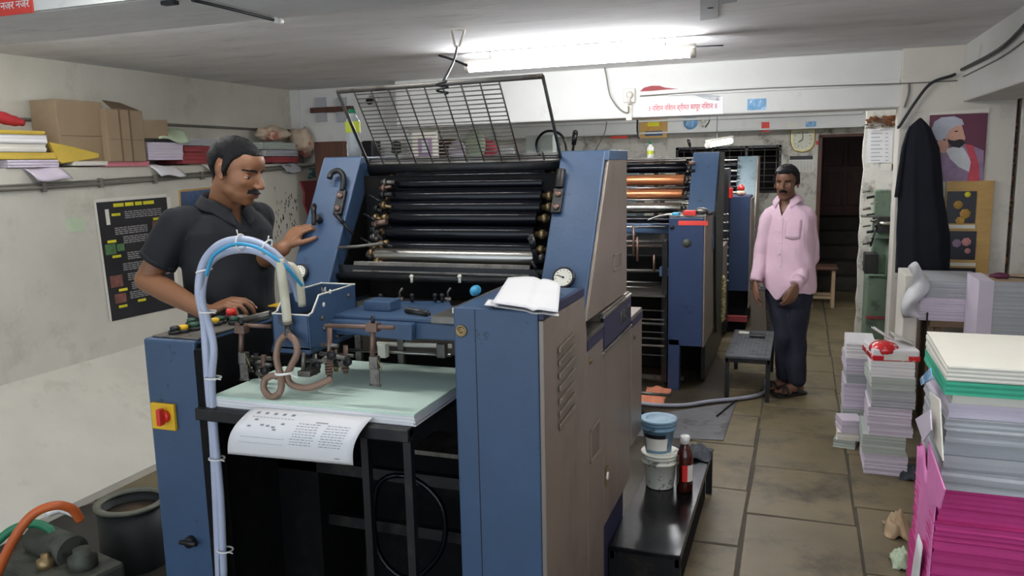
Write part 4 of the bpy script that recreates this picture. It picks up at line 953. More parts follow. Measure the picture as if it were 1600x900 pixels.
wire([at(1603, 38, x=.98), at(1560, 78, x=.98), at(1500, 110, x=.98), (.93, 6.08, at(1480, 118, y=6.08).z), at(1455, 130, y=6.07), at(1430, 160, y=6.07), at(1407, 195, y=6.07), at(1402, 199, y=6.07)], .010, 'cable_black', 'thick black cable running down the right beam to the pillar', sm=7)
wire([at(1603, 62, x=.995), at(1560, 92, x=.995), at(1496, 124, x=.995)], .004, 'cable_grey', 'thin grey conduit line on the right beam', sm=3)
wire([at(1496, 126, y=6.09), at(1420, 130, y=6.09), at(1300, 134, y=6.13), at(1150, 140, y=6.13), at(1000, 150, y=6.13)], .004, 'cable_grey', 'thin grey line along the white cross beam', sm=3)
wire([at(1420, 130, y=6.09), at(1420, 145, y=6.09), at(1413, 168, y=6.09)], .006, 'cable_grey', 'short grey drop line at the right end of the beam')
# ceiling
def ceil_paper(px0, py0, px1, py1, label, z=2.4):
    q = [at(px0, py0, z=z), at(px1, py0-4, z=z), at(px1, py1-4, z=z), at(px0, py1, z=z)]
    o = MB().prism([Vector((p.x, p.y, z-.001)) for p in q], (0, 0, -.004)).build('ceiling_paper', 'grey_paper'); return tag(o, label, 'paper')
o = ceil_paper(1094, -6, 1122, 31, 'white paper taped on the ceiling with a dark spot'); a = at(1110, 14, z=2.39); MB().lathe((a.x, a.y, 2.3945), (0, 0, -1), [(0, .015), (.002, .014), (.002, 0)], 8).build('dark_spot', 'ink', o)
ceil_paper(1128, -12, 1152, 5, 'second paper taped on the ceiling at the photo top edge')
hk = tag(MB().tube([at(706, 47, z=2.395), at(711, 72, z=2.28)], .006, n=8).tube([at(726, 47, z=2.395), at(717, 74, z=2.28)], .006, n=8).tube([at(706, 47, z=2.392), at(726, 47, z=2.392)], .005, n=8).tube([at(711, 72, z=2.28), at(717, 74, z=2.28)], .006, n=8).build('ceiling_hook', 'cream_paper'), 'white painted hook bracket on the ceiling above the mesh guard', 'hook')
hb = at(714, 74, z=2.28); tp_ = G(.535, 0)
o = MB().tube([hb, hb.lerp(tp_, .5)+Vector((.01, 0, 0)), tp_], .005, n=6, sm=4).build('rope', 'cable_black'); tag(o, 'dark rope tying the mesh guard to the ceiling hook', 'rope')
MB().tube([hb.lerp(tp_, .45)+Vector((-.06, 0, .02)), hb.lerp(tp_, .45), hb.lerp(tp_, .45)+Vector((.07, 0, -.03))], .005, n=6, sm=3).build('knot_end', 'cable_black', o)
MB().tube([tp_+Vector((.02*sin(k*.8), .012*cos(k*.8), .01-.0022*k)) for k in range(20)], .0035, n=5).build('knot', 'cable_black', o)
o = MB().tube([at(300, 0, z=2.29), at(360, 14, z=2.29), at(430, 32, z=2.29)], .006, n=8, sm=4).build('ceiling_wire', 'cable_black'); tag(o, 'dark wire with a white end clipped under the front beam', 'cable')
a = at(436, 32, z=2.29); MB().tube([at(430, 31, z=2.29), at(440, 34, z=2.29)], .012).build('connector', 'tie_white', o)
a = at(265, 2, z=2.298); tag(box('ceiling_clip', 'cable_black', None, a.x-.03, a.x+.03, a.y-.015, a.y+.015, 2.285, 2.299, .003), 'small dark clip under the front beam near the photo top', 'clip')
a = at(0, 27, y=2.32); b = at(52, 20, y=2.32)
o = box('poster', 'sticker_red', None, a.x-.15, b.x, 2.319, 2.324, at(40, 21, y=2.32).z, 2.66); tag(o, 'red and white poster on the front beam at the top left corner', 'poster')
text('lettering', 'नजर नजर', 'banner', o, ((a.x+b.x)/2, 2.318, at(25, 8, y=2.32).z), (1, 0, 0), (0, 0, 1), .04)
# left wall
def decal_x(name, mm, pts, x=XLED, th=.004, parent=None):
    return MB().prism([at(a, b, x=x) for a, b in pts], (th, 0, 0)).build(name, mm, parent)
po = tag(decal_x('poster', 'poster_black', [(150, 317), (260, 308), (277, 480), (175, 502)]), 'tall dark wall poster with yellow headings behind the man in black', 'poster')
P00, P10, P11, P01 = [at(a, b, x=XLED+.0045) for a, b in ((150, 317), (260, 308), (277, 480), (175, 502))]
def PP(u, v): return P00.lerp(P10, u).lerp(P01.lerp(P11, u), v)
def pq(m, u0, v0, u1, v1): m.prism([PP(u0, v0), PP(u1, v0), PP(u1, v1), PP(u0, v1)], (.0008, 0, 0))
rr = random.Random(21); m = MB()
for r0, c0, c1 in ((.09, .36, .9), (.22, .2, .66), (.30, .3, .95), (.44, .33, .9), (.53, .25, .8), (.62, .3, .95), (.70, .34, .8), (.78, .30, .8)):
    for k in range(4):
        u = c0
        while u < c1: w_ = rr.uniform(.03, .08); pq(m, u, r0+k*.017, min(u+w_, c1), r0+k*.017+.009); u += w_+.012
m.build('poster_text', 'poster_text', po)['kind'] = 'stuff'
def piece(n_, mm, *q): m = MB(); pq(m, *q); m.build(n_, mm, po)
u = .22
for w_ in (.14, .12, .10, .16): piece('poster_heading', 'poster_yellow', u, .018, u+w_, .048); u += w_+.02
for u, v in ((.18, .10), (.76, .17), (.08, .32), (.12, .45), (.15, .74), (.12, .88), (.4, .86)): piece('poster_heading', 'poster_yellow', u, v, u+.12, v+.022)
for q in ((.74, .2, .84, .27), (.05, .62, .22, .72), (.08, .78, .24, .86)): piece('poster_picture', 'poster_photo', *q)
piece('poster_picture', 'cream_paper', .10, .06, .15, .19)
for q in ((.04, .35, .18, .44), (.2, .36, .30, .42)): piece('poster_picture', 'poster_leaf', *q)
m = MB(); pq(m, -.03, -.02, 0, 1.0); pq(m, 1.0, 0, 1.06, 1.0); pq(m, 0, -.03, 1, -.003); m.build('poster_border', 'cream_paper', po)
tag(decal_x('sticker', 'pale_green_sheet', [(104, 341), (131, 340), (133, 361), (106, 362)]), 'small green note stuck on the left wall', 'note')
fp = tag(decal_x('framed_picture', 'tan_wood', [(279, 297), (345, 291), (345, 372), (282, 378)], th=.015), 'framed dark picture on the left wall behind the man in black', 'picture')
decal_x('picture_print', 'poster_blue', [(282, 300), (343, 294), (343, 369), (285, 374)], x=XLED+.015, th=.003, parent=fp)
tag(decal_x('cloth', 'red_file', [(467, 283), (494, 282), (488, 330), (482, 340), (473, 318), (474, 300)], th=.02), 'rust red cloth hanging on the wall beside the left tower', 'cloth')
m = MB(); rr = random.Random(8)
for k in range(60):
    px = rr.gauss(447, 10); py = rr.gauss(333, 22); a = at(px, py, x=XLED+.0006); l = rr.uniform(.01, .04); w_ = rr.uniform(.003, .009)
    m.poly([a+Vector((0, -w_, 0)), a+Vector((0, 0, -l)), a+Vector((0, w_, 0)), a+Vector((0, 0, l*.6))])
struct(m.build('trim_12', 'splatter'))
for dz, r in ((0, .011), (-.03, .008), (.022, .007)):
    pass
cw = wire([at(-10, 297, x=XLED+.015), at(150, 288, x=XLED+.015), at(300, 276, x=XLED+.015), at(460, 262, x=XLED+.015), at(500, 256, x=XLED+.015)], .012, 'cable_grey', 'thick grey conduit clipped along the left wall', sm=2)
for px in (68, 157, 242, 315, 384, 452): a = at(px, 297-px*.072, x=XLED+.015); box('clip', 'cable_grey', cw, XLED, XLED+.03, a.y-.012, a.y+.012, a.z-.03, a.z+.03, .003)
wire([at(-10, 291, x=XLED+.012), at(150, 282, x=XLED+.012), at(300, 271, x=XLED+.012), at(460, 258, x=XLED+.012)], .006, 'cable_grey', 'thinner grey cable just above the thick wall conduit', sm=2)
wire([at(0, 186, x=XL+.012), at(100, 188, x=XL+.012), at(250, 194, x=XL+.012), at(380, 201, x=XL+.012), at(455, 204, x=XL+.012)], .010, 'cable_grey', 'dark cable on the upper left wall behind the cartons', sm=2)
m = MB(); m.prism([Vector((XLED, YF, .52)), Vector((XLED, YF, 0)), Vector((-3.42, YF, 0)), Vector((-3.42, YF, .04))], (0, 6.2, 0)); struct(m.build('baseboard_left', 'plaster_left'))
# column wall on the left: little shelf, bulb holder
o = tag(decal_y('plank', 'old_wood', 489, 169, 553, 174, 6.4, .05), 'narrow dark plank bracket on the left back wall', 'shelf')
for px in (503, 535): decal_y('box', 'grey_paper', px-8, 153, px+9, 190, 6.4, .03, o)
a = at(585, 156, y=6.4); bu = MB().lathe((a.x, 6.39, a.z), (0, -1, 0), [(0, .05), (.02, .05), (.03, .02), (.03, 0)], 14).build('lamp_holder', 'fixture_white'); tag(bu, 'white lamp holder with a black socket on the left back wall', 'lamp holder')
MB().cyl((a.x, 6.36, a.z), (a.x, 6.30, a.z-.02), .03).build('bulb_socket', 'black_plastic', bu)
# bottle on the left tower
a = at(554, 246, y=2.93); bo = thing('water_bottle', 'clear plastic bottle with green cap and yellow label on the left tower', 'bottle', (a.x, 2.93, 1.7355))
bx = Vector((a.x, 2.93, 1.7355))
MB().lathe(bx, (0, 0, 1), [(0, .024), (.005, .030), (.05, .031), (.06, .028), (.07, .031), (.13, .031), (.15, .028), (.172, .013), (.185, .012), (.185, 0)], 24).build('bottle_body', 'clear_plastic', bo)
MB().lathe(bx+Vector((0, 0, .18)), (0, 0, 1), [(0, .015), (.016, .015), (.016, 0)], 16).build('cap', 'cap_green', bo)
MB().lathe(bx+Vector((0, 0, .10)), (0, 0, 1), [(0, .0315), (.045, .0315)], 24, caps=False).build('label', 'label_yellow', bo)
# bottle on the second press
a = at(1016, 246, y=6.62); bx = Vector((a.x, 6.62, at(1016, 247, y=6.62).z)); bo = thing('spray_bottle', 'white and green bottle standing above the second press rollers', 'bottle', bx)
MB().lathe(bx, (0, 0, 1), [(0, .024), (.005, .027), (.085, .027), (.10, .014), (.115, .012), (.115, 0)], 16).build('bottle_body', 'tie_white', bo); MB().lathe(bx+Vector((0, 0, .112)), (0, 0, 1), [(0, .013), (.02, .013), (.02, 0)], 12).build('cap', 'cap_green', bo)
MB().lathe(bx+Vector((0, 0, .03)), (0, 0, 1), [(0, .0275), (.03, .0275)], 16, caps=False).build('label', 'label_yellow', bo)
box('top_shelf', 'dull_steel', p2, -1.6, at(1085, 250, y=6.62).x, 6.56, 6.9, bx.z-.012, bx.z)

# ------------------------------------------------------------ ledge clutter on the left wall
ZL = 1.7305
def ream(name, mm, x0, x1, y0, y1, z0, z1, label, cat='paper', group=None, seed=0, j=.003, lay=None, rot=0, top=None, bow=0, wave=0):
    r_ = random.Random(seed+int(z0*1000)); n = lay or max(2, int((z1-z0)/.008)); cx, cy = (x0+x1)/2, (y0+y1)/2; R = []; ca, sa = cos(rot), sin(rot)
    for k in range(n+1):
        z = z0+(z1-z0)*k/n; dx, dy = r_.uniform(-j, j), r_.uniform(-j, j); ring = []
        ns = 10 if wave else 2; pr = [(x0+(x1-x0)*i/ns, y0) for i in range(ns)]+[(x1, y0+(y1-y0)*i/ns) for i in range(ns)]+[(x1-(x1-x0)*i/ns, y1) for i in range(ns)]+[(x0, y1-(y1-y0)*i/ns) for i in range(ns)]
        for X, Y in pr:
            wz = wave*(sin((X-x0)*9+seed*1.7)+.5*sin((X-x0)*21+seed)+.4*sin((Y-y0)*11+seed)) if 0 < k < n else 0
            X += dx-cx; Y += dy-cy; ring.append(Vector((cx+X*ca-Y*sa, cy+X*sa+Y*ca, z+wz)))
        R.append(ring)
    m = MB(); m.rings(R, smooth=False); mats_ = [mm]
    if top: mats_.append(top); m.bm.faces.ensure_lookup_table(); m.bm.faces[-1].material_index = 1
    o = m.build(name, mats_); tag(o, label, cat, group); return o
def ledge(px0, px1, py0, py1, name, mm, label, cat, xf=XLED+.02, xb=XL+.02, **k):
    a = at(px0, (py0+py1)/2, x=xf); b = at(px1, (py0+py1)/2, x=xf); z1 = max(at(px0, py0, x=xf).z, ZL+.01); z0 = max(at(px0, py1, x=xf).z, ZL)
    return ream(name, mm, xb, xf, a.y, b.y, z0, z1, label, cat, **k)
ledge(12, 92, 250, 262, 'file', 'lilac_paper', 'lowest lilac paper bundle on the ledge at the far left', 'paper', seed=1)
ledge(-20, 88, 238, 249, 'file', 'yellow_file', 'yellow folder lying on the lilac bundle on the ledge', 'folder', seed=2, xb=-4.43)
ledge(-20, 72, 224, 237, 'file', 'cream_paper', 'cream paper bundle above the yellow folder at the ledge left end', 'paper', seed=3)
ledge(-20, 73, 209, 223, 'file', 'white_paper', 'white paper bundle below the top yellow folder on the ledge', 'paper', seed=4)
ledge(-20, 70, 202, 208, 'file', 'yellow_file', 'thin yellow folder topmost of the far left ledge pile', 'folder', seed=5)
yf = MB(); pts = [(72, 222), (108, 229), (150, 240), (150, 247), (92, 256), (85, 250)]
yf.prism([at(a, b, x=XLED-.02) for a, b in pts], (.028, 0, 0)); tag(yf.build('envelope', 'yellow_file', bevel=.006), 'large yellow envelope sagging on the ledge before the cartons', 'envelope')
m = MB(); ra = at(0, 186, x=-4.3); m.tube([at(-10, 178, x=-4.28), at(10, 186, x=-4.28), at(36, 192, x=-4.28)], [.03, .035, .03, .02], n=10, sm=4); tag(m.build('red_bag', 'red_cloth'), 'rolled red bag on top of the far left ledge pile', 'bag')
ledge(118, 168, 252, 259, 'file', 'cream_paper', 'rolled white papers on the ledge below the big carton', 'paper', seed=6)
ledge(165, 234, 252, 262, 'file', 'pink_paper', 'pink and green folders under the narrow carton on the ledge', 'folder', seed=7)
def carton(px0, px1, py0, py1, label, x0, x1, flap=False, z0=None):
    a = at(px0, py1, x=x1); b = at(px1, py1, x=x1); z1 = at(px0, py0, x=x1).z; z0 = z0 or ZL+.03
    t = MB().box(x0, x1, a.y, b.y, z0, z1).build('carton', 'cardboard', bevel=.004); tag(t, label, 'carton')
    zs = z0+(z1-z0)*.42
    box('box_seam', 'cardboard_dark', t, x1, x1+.0015, a.y+.02, b.y-.02, zs, zs+.004)
    if flap:
        y0, y1 = a.y, b.y
        for q in ([(x1, y1, z1-.06), (x1, y1+.22, z1-.05), (x1, y1+.22, z1-.17), (x1, y1, z1-.18)],): MB().prism([Vector(p) for p in q], (-.005, 0, 0)).build('flap', 'cardboard', t)
        MB().prism([Vector((x1, y0+.05, z1)), Vector((x1, y1-.03, z1)), Vector((x1-.12, y1-.06, z1+.05)), Vector((x1-.12, y0+.1, z1+.06))], (0, 0, .005)).build('flap', 'cardboard_dark', t)
        for f in (.35, .62): box('string', 'cardboard_dark', t, x1, x1+.004, y0+(y1-y0)*f-.006, y0+(y1-y0)*f+.006, z0, z1)
    return t
carton(96, 168, 155, 250, 'large plain brown carton standing on the wall ledge', XL+.03, XLED-.01)
carton(172, 229, 170, 250, 'narrower brown carton with open flaps right of the large one', XL+.03, XLED+.04, True)
ledge(231, 286, 222, 250, 'book', 'lilac_paper', 'white paper pack on the ledge right of the cartons', 'paper', seed=8)
gy0, gy1 = at(244, 222, x=XLED+.02).y, at(292, 222, x=XLED+.02).y; gz = at(260, 222, x=XLED+.02).z+.045
g_ = MB().grid(lambda u, v: Vector((XLED+.05-.24*v, gy0+(gy1-gy0)*u+.02*sin(5*v), gz+.05*sin(v*2)+.012*sin(7*u+2*v)-.05*max(0, .2-v)*5*(.5+.5*u))), 10, 8); tag(g_.build('green_sheet', 'pale_green_sheet', solid=.006), 'pale green sheets draped over the white pack on the ledge', 'paper')
ledge(286, 340, 238, 256, 'file', 'red_file', 'dark red folders on the ledge behind the man in black', 'folder', seed=9)
ledge(288, 335, 228, 237, 'file', 'red_file', 'thin red folder above the dark red folders on the ledge', 'folder', seed=10)
ledge(284, 340, 216, 227, 'file', 'grey_paper', 'grey papers topping the red folders on the ledge', 'paper', seed=11)
ledge(425, 468, 245, 254, 'file', 'red_file', 'red folder on the ledge right of the head of the man in black', 'folder', seed=12)
ledge(415, 466, 234, 244, 'file', 'grey_paper', 'grey paper bundle on the red folder on the ledge', 'paper', seed=13)
ledge(410, 462, 222, 233, 'file', 'grey_green_paper', 'greenish paper bundle topmost right of the man in black', 'paper', seed=14)
def bundle(pts, x, depth, mm, label, seed, cat='cloth'):
    r_ = random.Random(seed); m = MB()
    a = at(*pts[0], x=x); b = at(*pts[1], x=x); c = (a+b)/2; c.x -= depth/2
    rx, ry, rz_ = depth/2, abs(b.y-a.y)/2, abs(a.z-b.z)/2; ph = [r_.uniform(0, 6) for _ in range(6)]
    R = []
    for i in range(1, 14):
        t = pi*i/14; R.append([])
        for k in range(22):
            f = 2*pi*k/22; d = Vector((sin(t)*cos(f), sin(t)*sin(f), cos(t))); w_ = 1+.12*sin(5*d.x+ph[0]+4*d.y)+.10*sin(8*d.z+ph[1]-5*d.y)+.06*sin(14*d.y+ph[2])
            R[-1].append(c+Vector((d.x*rx*w_, d.y*ry*w_, max(d.z, -.8)*rz_*w_)))
    m.rings(R); o = m.build('cloth_bundle', mm); tag(o, label, cat); return o
bundle([(424, 196), (464, 221)], XLED+.02, .22, 'floral_cloth', 'printed red and cream cloth bundle on the ledge', 1)
bundle([(473, 200), (503, 248)], XLED+.02, .22, 'floral_cloth', 'second floral cloth bundle at the end of the ledge by the tower', 2)
m = MB()
for k in range(14):
    r_ = random.Random(k); a = at(478+r_.random()*20, 262+r_.random()*18, x=XLED+.05); b = a+Vector((.05, r_.uniform(.1, .3), r_.uniform(-.06, .06)))
    m.tube([a, (a+b)/2+Vector((.02, 0, .02)), b], .006, n=5)
tag(m.build('cable_tangle', 'teal_fabric'), 'tangle of dark green strips on the wall beside the left tower', 'cable', kind='stuff')

for i, (px, py, mm, l) in enumerate(((250, 258, 'white_paper', 'white loose sheet hanging over the ledge below the white pack'), (330, 262, 'cream_paper', 'cream loose sheet hanging over the ledge behind the man in black'), (445, 256, 'grey_paper', 'grey loose sheet hanging over the ledge right of the man in black'), (60, 263, 'lilac_paper', 'lilac loose sheet drooping from the ledge at the far left'))):
    a = at(px, py, x=XLED); o = MB().grid(lambda u, v: Vector((XLED-.02+.09*v, a.y+.24*(u-.5)+.05*v, ZL+.002-.075*v*v+.008*sin(6*u+i))), 8, 6).build('loose_sheet', mm, solid=.002); tag(o, l, 'paper')
# ------------------------------------------------------------ shelf seen through the mesh guard
sh = thing('shelf_rack', 'wall shelf with odds and ends seen behind the mesh guard', 'shelf', (-2.3, 7.3, 0))
zs = at(700, 252, y=7.2).z
box('shelf_board', 'dull_steel', sh, -3.3, -1.15, 7.1, 7.5, zs-.03, zs, .003)
for x in (-3.25, -1.2):
    for y in (7.13, 7.47): box('post', 'dull_steel', sh, x-.02, x+.02, y-.02, y+.02, 0, zs-.03)
def on_shelf(px0, px1, py0, name, mm, label, cat, d=.15, bev=.01, y=7.15, zb=None):
    zb = zb or zs; a = at(px0, 250, y=y); b = at(px1, 250, y=y); z1 = at(px0, py0, y=y).z
    return tag(box(name, mm, None, a.x, b.x, y, y+d, zb+.0005, z1, bev), label, cat)
zw = at(620, 251, y=6.15).z
ws = tag(box('wall_shelf', 'dull_steel', None, at(560, 250, y=6.15).x, at(684, 250, y=6.15).x, 6.12, 6.4, zw-.02, zw, .003), 'narrow shelf on the back wall left of the cross beam', 'shelf')
on_shelf(567, 583, 220, 'speaker', 'black_plastic', 'small black speaker on the narrow wall shelf left of the picture', 'speaker', y=6.18, zb=zw)
o = on_shelf(645, 684, 206, 'framed_picture', 'cream_paper', 'white framed purple picture standing on the narrow wall shelf', 'picture', .02, .003, y=6.18, zb=zw)
decal_y('picture_print', 'painted_robe', 653, 216, 676, 244, 6.18, .004, o); decal_y('picture_print', 'painted_white', 659, 220, 669, 238, 6.176, .003, o)
on_shelf(686, 705, 218, 'wooden_box', 'old_wood', 'dark wooden box on the back shelf right of the picture', 'box')
on_shelf(822, 864, 212, 'switch_box', 'grey_green_paper', 'grey metal switch box on the back shelf with black hoses', 'box', .12, .004)
for i, (a0, a1, b0, mm, l) in enumerate(((709, 735, 222, 'lilac_paper', 'lilac plastic bag'), (728, 758, 205, 'pale_green_sheet', 'green plastic bag'), (735, 772, 218, 'painted_sash', 'purple red bag'), (755, 800, 228, 'bag_white', 'white plastic bag'), (795, 822, 236, 'grey_paper', 'grey paper heap'))):
    a = at(a0, 250, y=7.25); b = at(a1, 250, y=7.25); z1 = at(a0, b0, y=7.25).z; c = Vector(((a.x+b.x)/2, 7.15+.085*i, (zs+z1)/2)); ph = i*1.7; R = []
    for q in range(1, 10):
        t = pi*q/10; R.append([c+Vector((sin(t)*cos(2*pi*k/16)*(b.x-a.x)/2*(1+.15*sin(5*k+ph)), sin(t)*sin(2*pi*k/16)*.04, cos(t)*(z1-zs)/2*(1+.1*sin(3*k+ph)))) for k in range(16)])
    o = MB().rings(R).build('plastic_bag', mm); mn = min(v.co.z for v in o.data.vertices); o.location.z = zs+.001-mn; tag(o, l+' heaped on the back shelf behind the mesh guard', 'bag', 'bags on the back shelf')
m = MB().tube([at(846, 250, y=7.1), at(838, 225, y=7.1), at(848, 208, y=7.08), at(865, 205, y=7.08), at(880, 215, y=7.1), at(886, 240, y=7.1)], .012, sm=5); o = m.build('black_hose', 'black_rubber'); tag(o, 'black looped hose over the grey switch box', 'hose')
o = MB().lathe(Vector((at(620, 250, y=6.25).x, 6.25, zw+.0005)), (0, 0, 1), [(0, .05), (.01, .05), (.015, .012), (.06, .012), (.07, .045), (.16, .04), (.17, 0)], 14).build('desk_fan', 'dark_cloth'); tag(o, 'dark small round appliance on the narrow wall shelf', 'appliance')
# dark cupboard top beside the tower
a = at(490, 222, y=5.9); b = at(538, 245, y=5.9); tag(box('cupboard', 'old_wood', None, a.x, b.x, 5.9, 6.3, 0, a.z, .006), 'dark tall cupboard against the left back wall behind the tower', 'cupboard')
MB_c = None

# ------------------------------------------------------------ pump and drum at the lower left
db = at(190, 880, z=0); dc = Vector((-2.69, 2.50, 0))
dm = thing('steel_drum', 'dark open round drum with a pale rim beside the left cabinet', 'drum', dc)
zt_ = .275
MB().lathe(dc, (0, 0, 1), [(0, .135), (.01, .14), (zt_, .14), (zt_, .125), (.02, .125), (.02, 0)], 40).build('drum_body', 'drum_dark', dm)
MB().lathe(dc+Vector((0, 0, zt_)), (0, 0, 1), [(0, .12), (0, .15), (.012, .15), (.012, .12), (0, .12)], 40, caps=False).build('rim', 'drum_rim', dm)
MB().lathe(dc+Vector((0, 0, .235)), (0, 0, 1), [(0, .122), (.002, 0)], 30).build('contents', 'rust_inside', dm)
pm = thing('vacuum_pump', 'grimy grey air pump with hoses on the floor at the lower left', 'pump', (-2.62, 2.02, 0))
ang = radians(-12); Mp = Matrix.Translation((-2.55, 2.02, 0)) @ Matrix.Rotation(ang, 4, 'Z')
box('pump_body', 'pump_grey', pm, -.24, .22, -.12, .12, .02, .27, .015, Mp)
box('base_plate', 'pump_grey', pm, -.28, .24, -.14, .14, 0, .02, .004, Mp)
MB().cyl(Mp @ Vector((-.20, .03, .30)), Mp @ Vector((.04, .03, .30)), .06, n=24).build('motor_housing', 'pump_grey', pm)
MB().lathe(Mp @ Vector((.12, .02, .26)), (0, 0, 1), [(0, .05), (.05, .05), (.06, .03), (.08, .03), (.08, 0)], 16).build('filter_cap', 'pump_grey', pm)
MB().lathe(Mp @ Vector((0, -.05, .26)), (0, 0, 1), [(0, .03), (.04, .03), (.045, .015), (.06, .015), (.06, 0)], 12).build('valve', 'brass', pm)
MB().tube([at(-8, 905, y=1.86), at(20, 845, y=1.9), at(50, 805, y=1.95), at(85, 790, y=2.0), at(112, 795, y=2.05), at(125, 812, y=2.08)], .017, sm=6).build('orange_hose', 'hose_orange', pm)
MB().tube([at(-8, 850, y=1.96), at(18, 828, y=2.0), at(50, 818, y=2.04), at(75, 825, y=2.06), at(85, 840, y=2.06)], .016, sm=6).build('green_hose', 'hose_green', pm)
MB().tube([at(72, 805, y=2.1), at(95, 797, y=2.15), at(118, 805, y=2.15)], .012, sm=4).build('white_hose', 'tie_white', pm)

# ------------------------------------------------------------ coat, portrait, pictures on the pillar
YP = 6.1
def coat(u, v):
    top = at(1440, 184, y=6.0); z0 = at(1440, 424, y=6.0).z; z = top.z+(z0-top.z)*v
    wl = [(0, .006), (.06, .07), (.2, .10), (.5, .115), (.75, .12), (1, .115)]; wr_ = [(0, .006), (.06, .06), (.2, .115), (.5, .14), (.75, .19), (1, .20)]
    def ip(T): 
        for (a, b), (c, d) in zip(T, T[1:]):
            if v <= c: return b+(d-b)*(v-a)/(c-a)
        return T[-1][1]
    a = 2*pi*u; cx = top.x-.005+.02*v; k = cos(a); w_ = ip(wl) if k < 0 else ip(wr_)
    fold = 1+.10*sin(a*7+2*v)*min(1, v*3)+.05*sin(a*13+5*v)
    return Vector((cx+k*w_*fold, 6.02-.065*min(1, .15+v*4)*sin(a)*fold*(1 if sin(a) > 0 else .9), z+.02*sin(5*a)*(v > .99)))
m = MB(); R = [[coat(k/48, v/26) for k in range(48)] for v in range(27)]; m.rings(R)
ct = m.build('coat', 'navy_cloth'); tag(ct, 'dark navy coat hanging from the pillar beside the portrait', 'coat')
def flap(u, v): a = at(1408+22*u, 235+v*20, y=5.95); return a
m = MB(); q = [coat(.5+k/60, .28) for k in range(6)]
m.grid(lambda u, v: coat(.42+.42*u, .05+.46*v)*1.0+Vector((-.02*v, .0, 0))+Vector((0, -.018*v, 0)), 14, 10); m.build('cape_flap', 'navy_cloth', ct, solid=.004)
a = at(1438, 186, y=6.08); MB().tube([(a.x, 6.1, a.z+.02), (a.x, 6.04, a.z+.02), (a.x, 6.03, a.z+.035)], .006).build('coat_hook', 'dull_steel', None) if 0 else None
po = tag(decal_y('portrait', 'maroon', 1453, 180, 1536, 283, YP, .01), 'portrait print of a turbaned bearded figure on maroon on the pillar', 'picture')
a = at(1453, 180, y=YP); b = at(1536, 283, y=YP)
def PW(u, v): return Vector((a.x+(b.x-a.x)*u, YP-.0105, a.z+(b.z-a.z)*v))
def fig(pts, mm, n, t): MB().prism([PW(u, v)+Vector((0, -.0006*t, 0)) for u, v in pts], (0, -.0008, 0)).build(n, mm, po)
fig([(.0, 1), (.08, .66), (.18, .55), (.3, .5), (.62, .44), (.85, .5), (.97, .55), (1, 1)], 'painted_robe', 'painted_robe', 1)
fig([(.3, .52), (.5, .47), (.62, .5), (.78, .72), (.74, .86), (.55, .78), (.4, .66)], 'painted_white', 'painted_scarf', 3)
fig([(.64, .44), (.78, .47), (.9, .75), (.93, 1), (.72, 1), (.76, .72)], 'painted_sash', 'painted_sash', 4)
fig([(.28, .2), (.56, .16), (.60, .26), (.64, .36), (.60, .43), (.5, .48), (.38, .46), (.28, .36)], 'painted_skin', 'painted_face', 5)
fig([(.33, .36), (.38, .38), (.45, .39), (.54, .37), (.61, .38), (.63, .44), (.55, .50), (.42, .48), (.34, .42)], 'painted_beard', 'painted_beard', 6)
fig([(.10, .36), (.04, .2), (.08, .1), (.2, .04), (.42, .03), (.56, .08), (.60, .16), (.45, .18), (.34, .24), (.3, .34), (.2, .4)], 'turban', 'painted_turban', 7)
fig([(.12, .42), (.22, .37), (.34, .40), (.36, .48), (.3, .57), (.16, .56)], 'painted_skin', 'painted_hand', 8)
fig([(.44, .25), (.50, .24), (.5, .26), (.44, .265)], 'painted_beard', 'painted_eyebrow', 8)
fig([(-.02, -.03), (1.02, -.07), (1.02, -.01), (-.02, 0)], 'cream_paper', 'paper_margin', 1)
fr = tag(decal_y('picture_frame', 'tan_wood', 1478, 283, 1541, 440, YP, .03), 'tall tan wooden frame with three dark pictures on the pillar', 'picture')
for y0, y1 in ((299, 349), (361, 406), (418, 438)):
    decal_y('picture_print', 'dark_picture', 1480, y0, 1523, y1, YP-.03, .004, fr)
decal_y('frame_bar', 'cream_paper', 1480, 351, 1523, 357, YP-.03, .006, fr); decal_y('frame_bar', 'cream_paper', 1480, 410, 1524, 416, YP-.03, .006, fr)
for px, py, mm, s in ((1497, 320, 'gold_paint', .03), (1508, 334, 'gold_paint', .035), (1512, 304, 'poster_yellow', .02), (1500, 345, 'gold_paint', .03), (1510, 378, 'pink_paint', .03), (1495, 380, 'painted_robe', .03), (1512, 392, 'pink_paint', .02), (1497, 430, 'pink_paint', .02)):
    c = at(px, py, y=YP-.034); MB().lathe((c.x, YP-.034, c.z), (0, -1, 0), [(0, s), (.001, s*.95), (.001, 0)], 7).build('painted_figure', mm, fr)

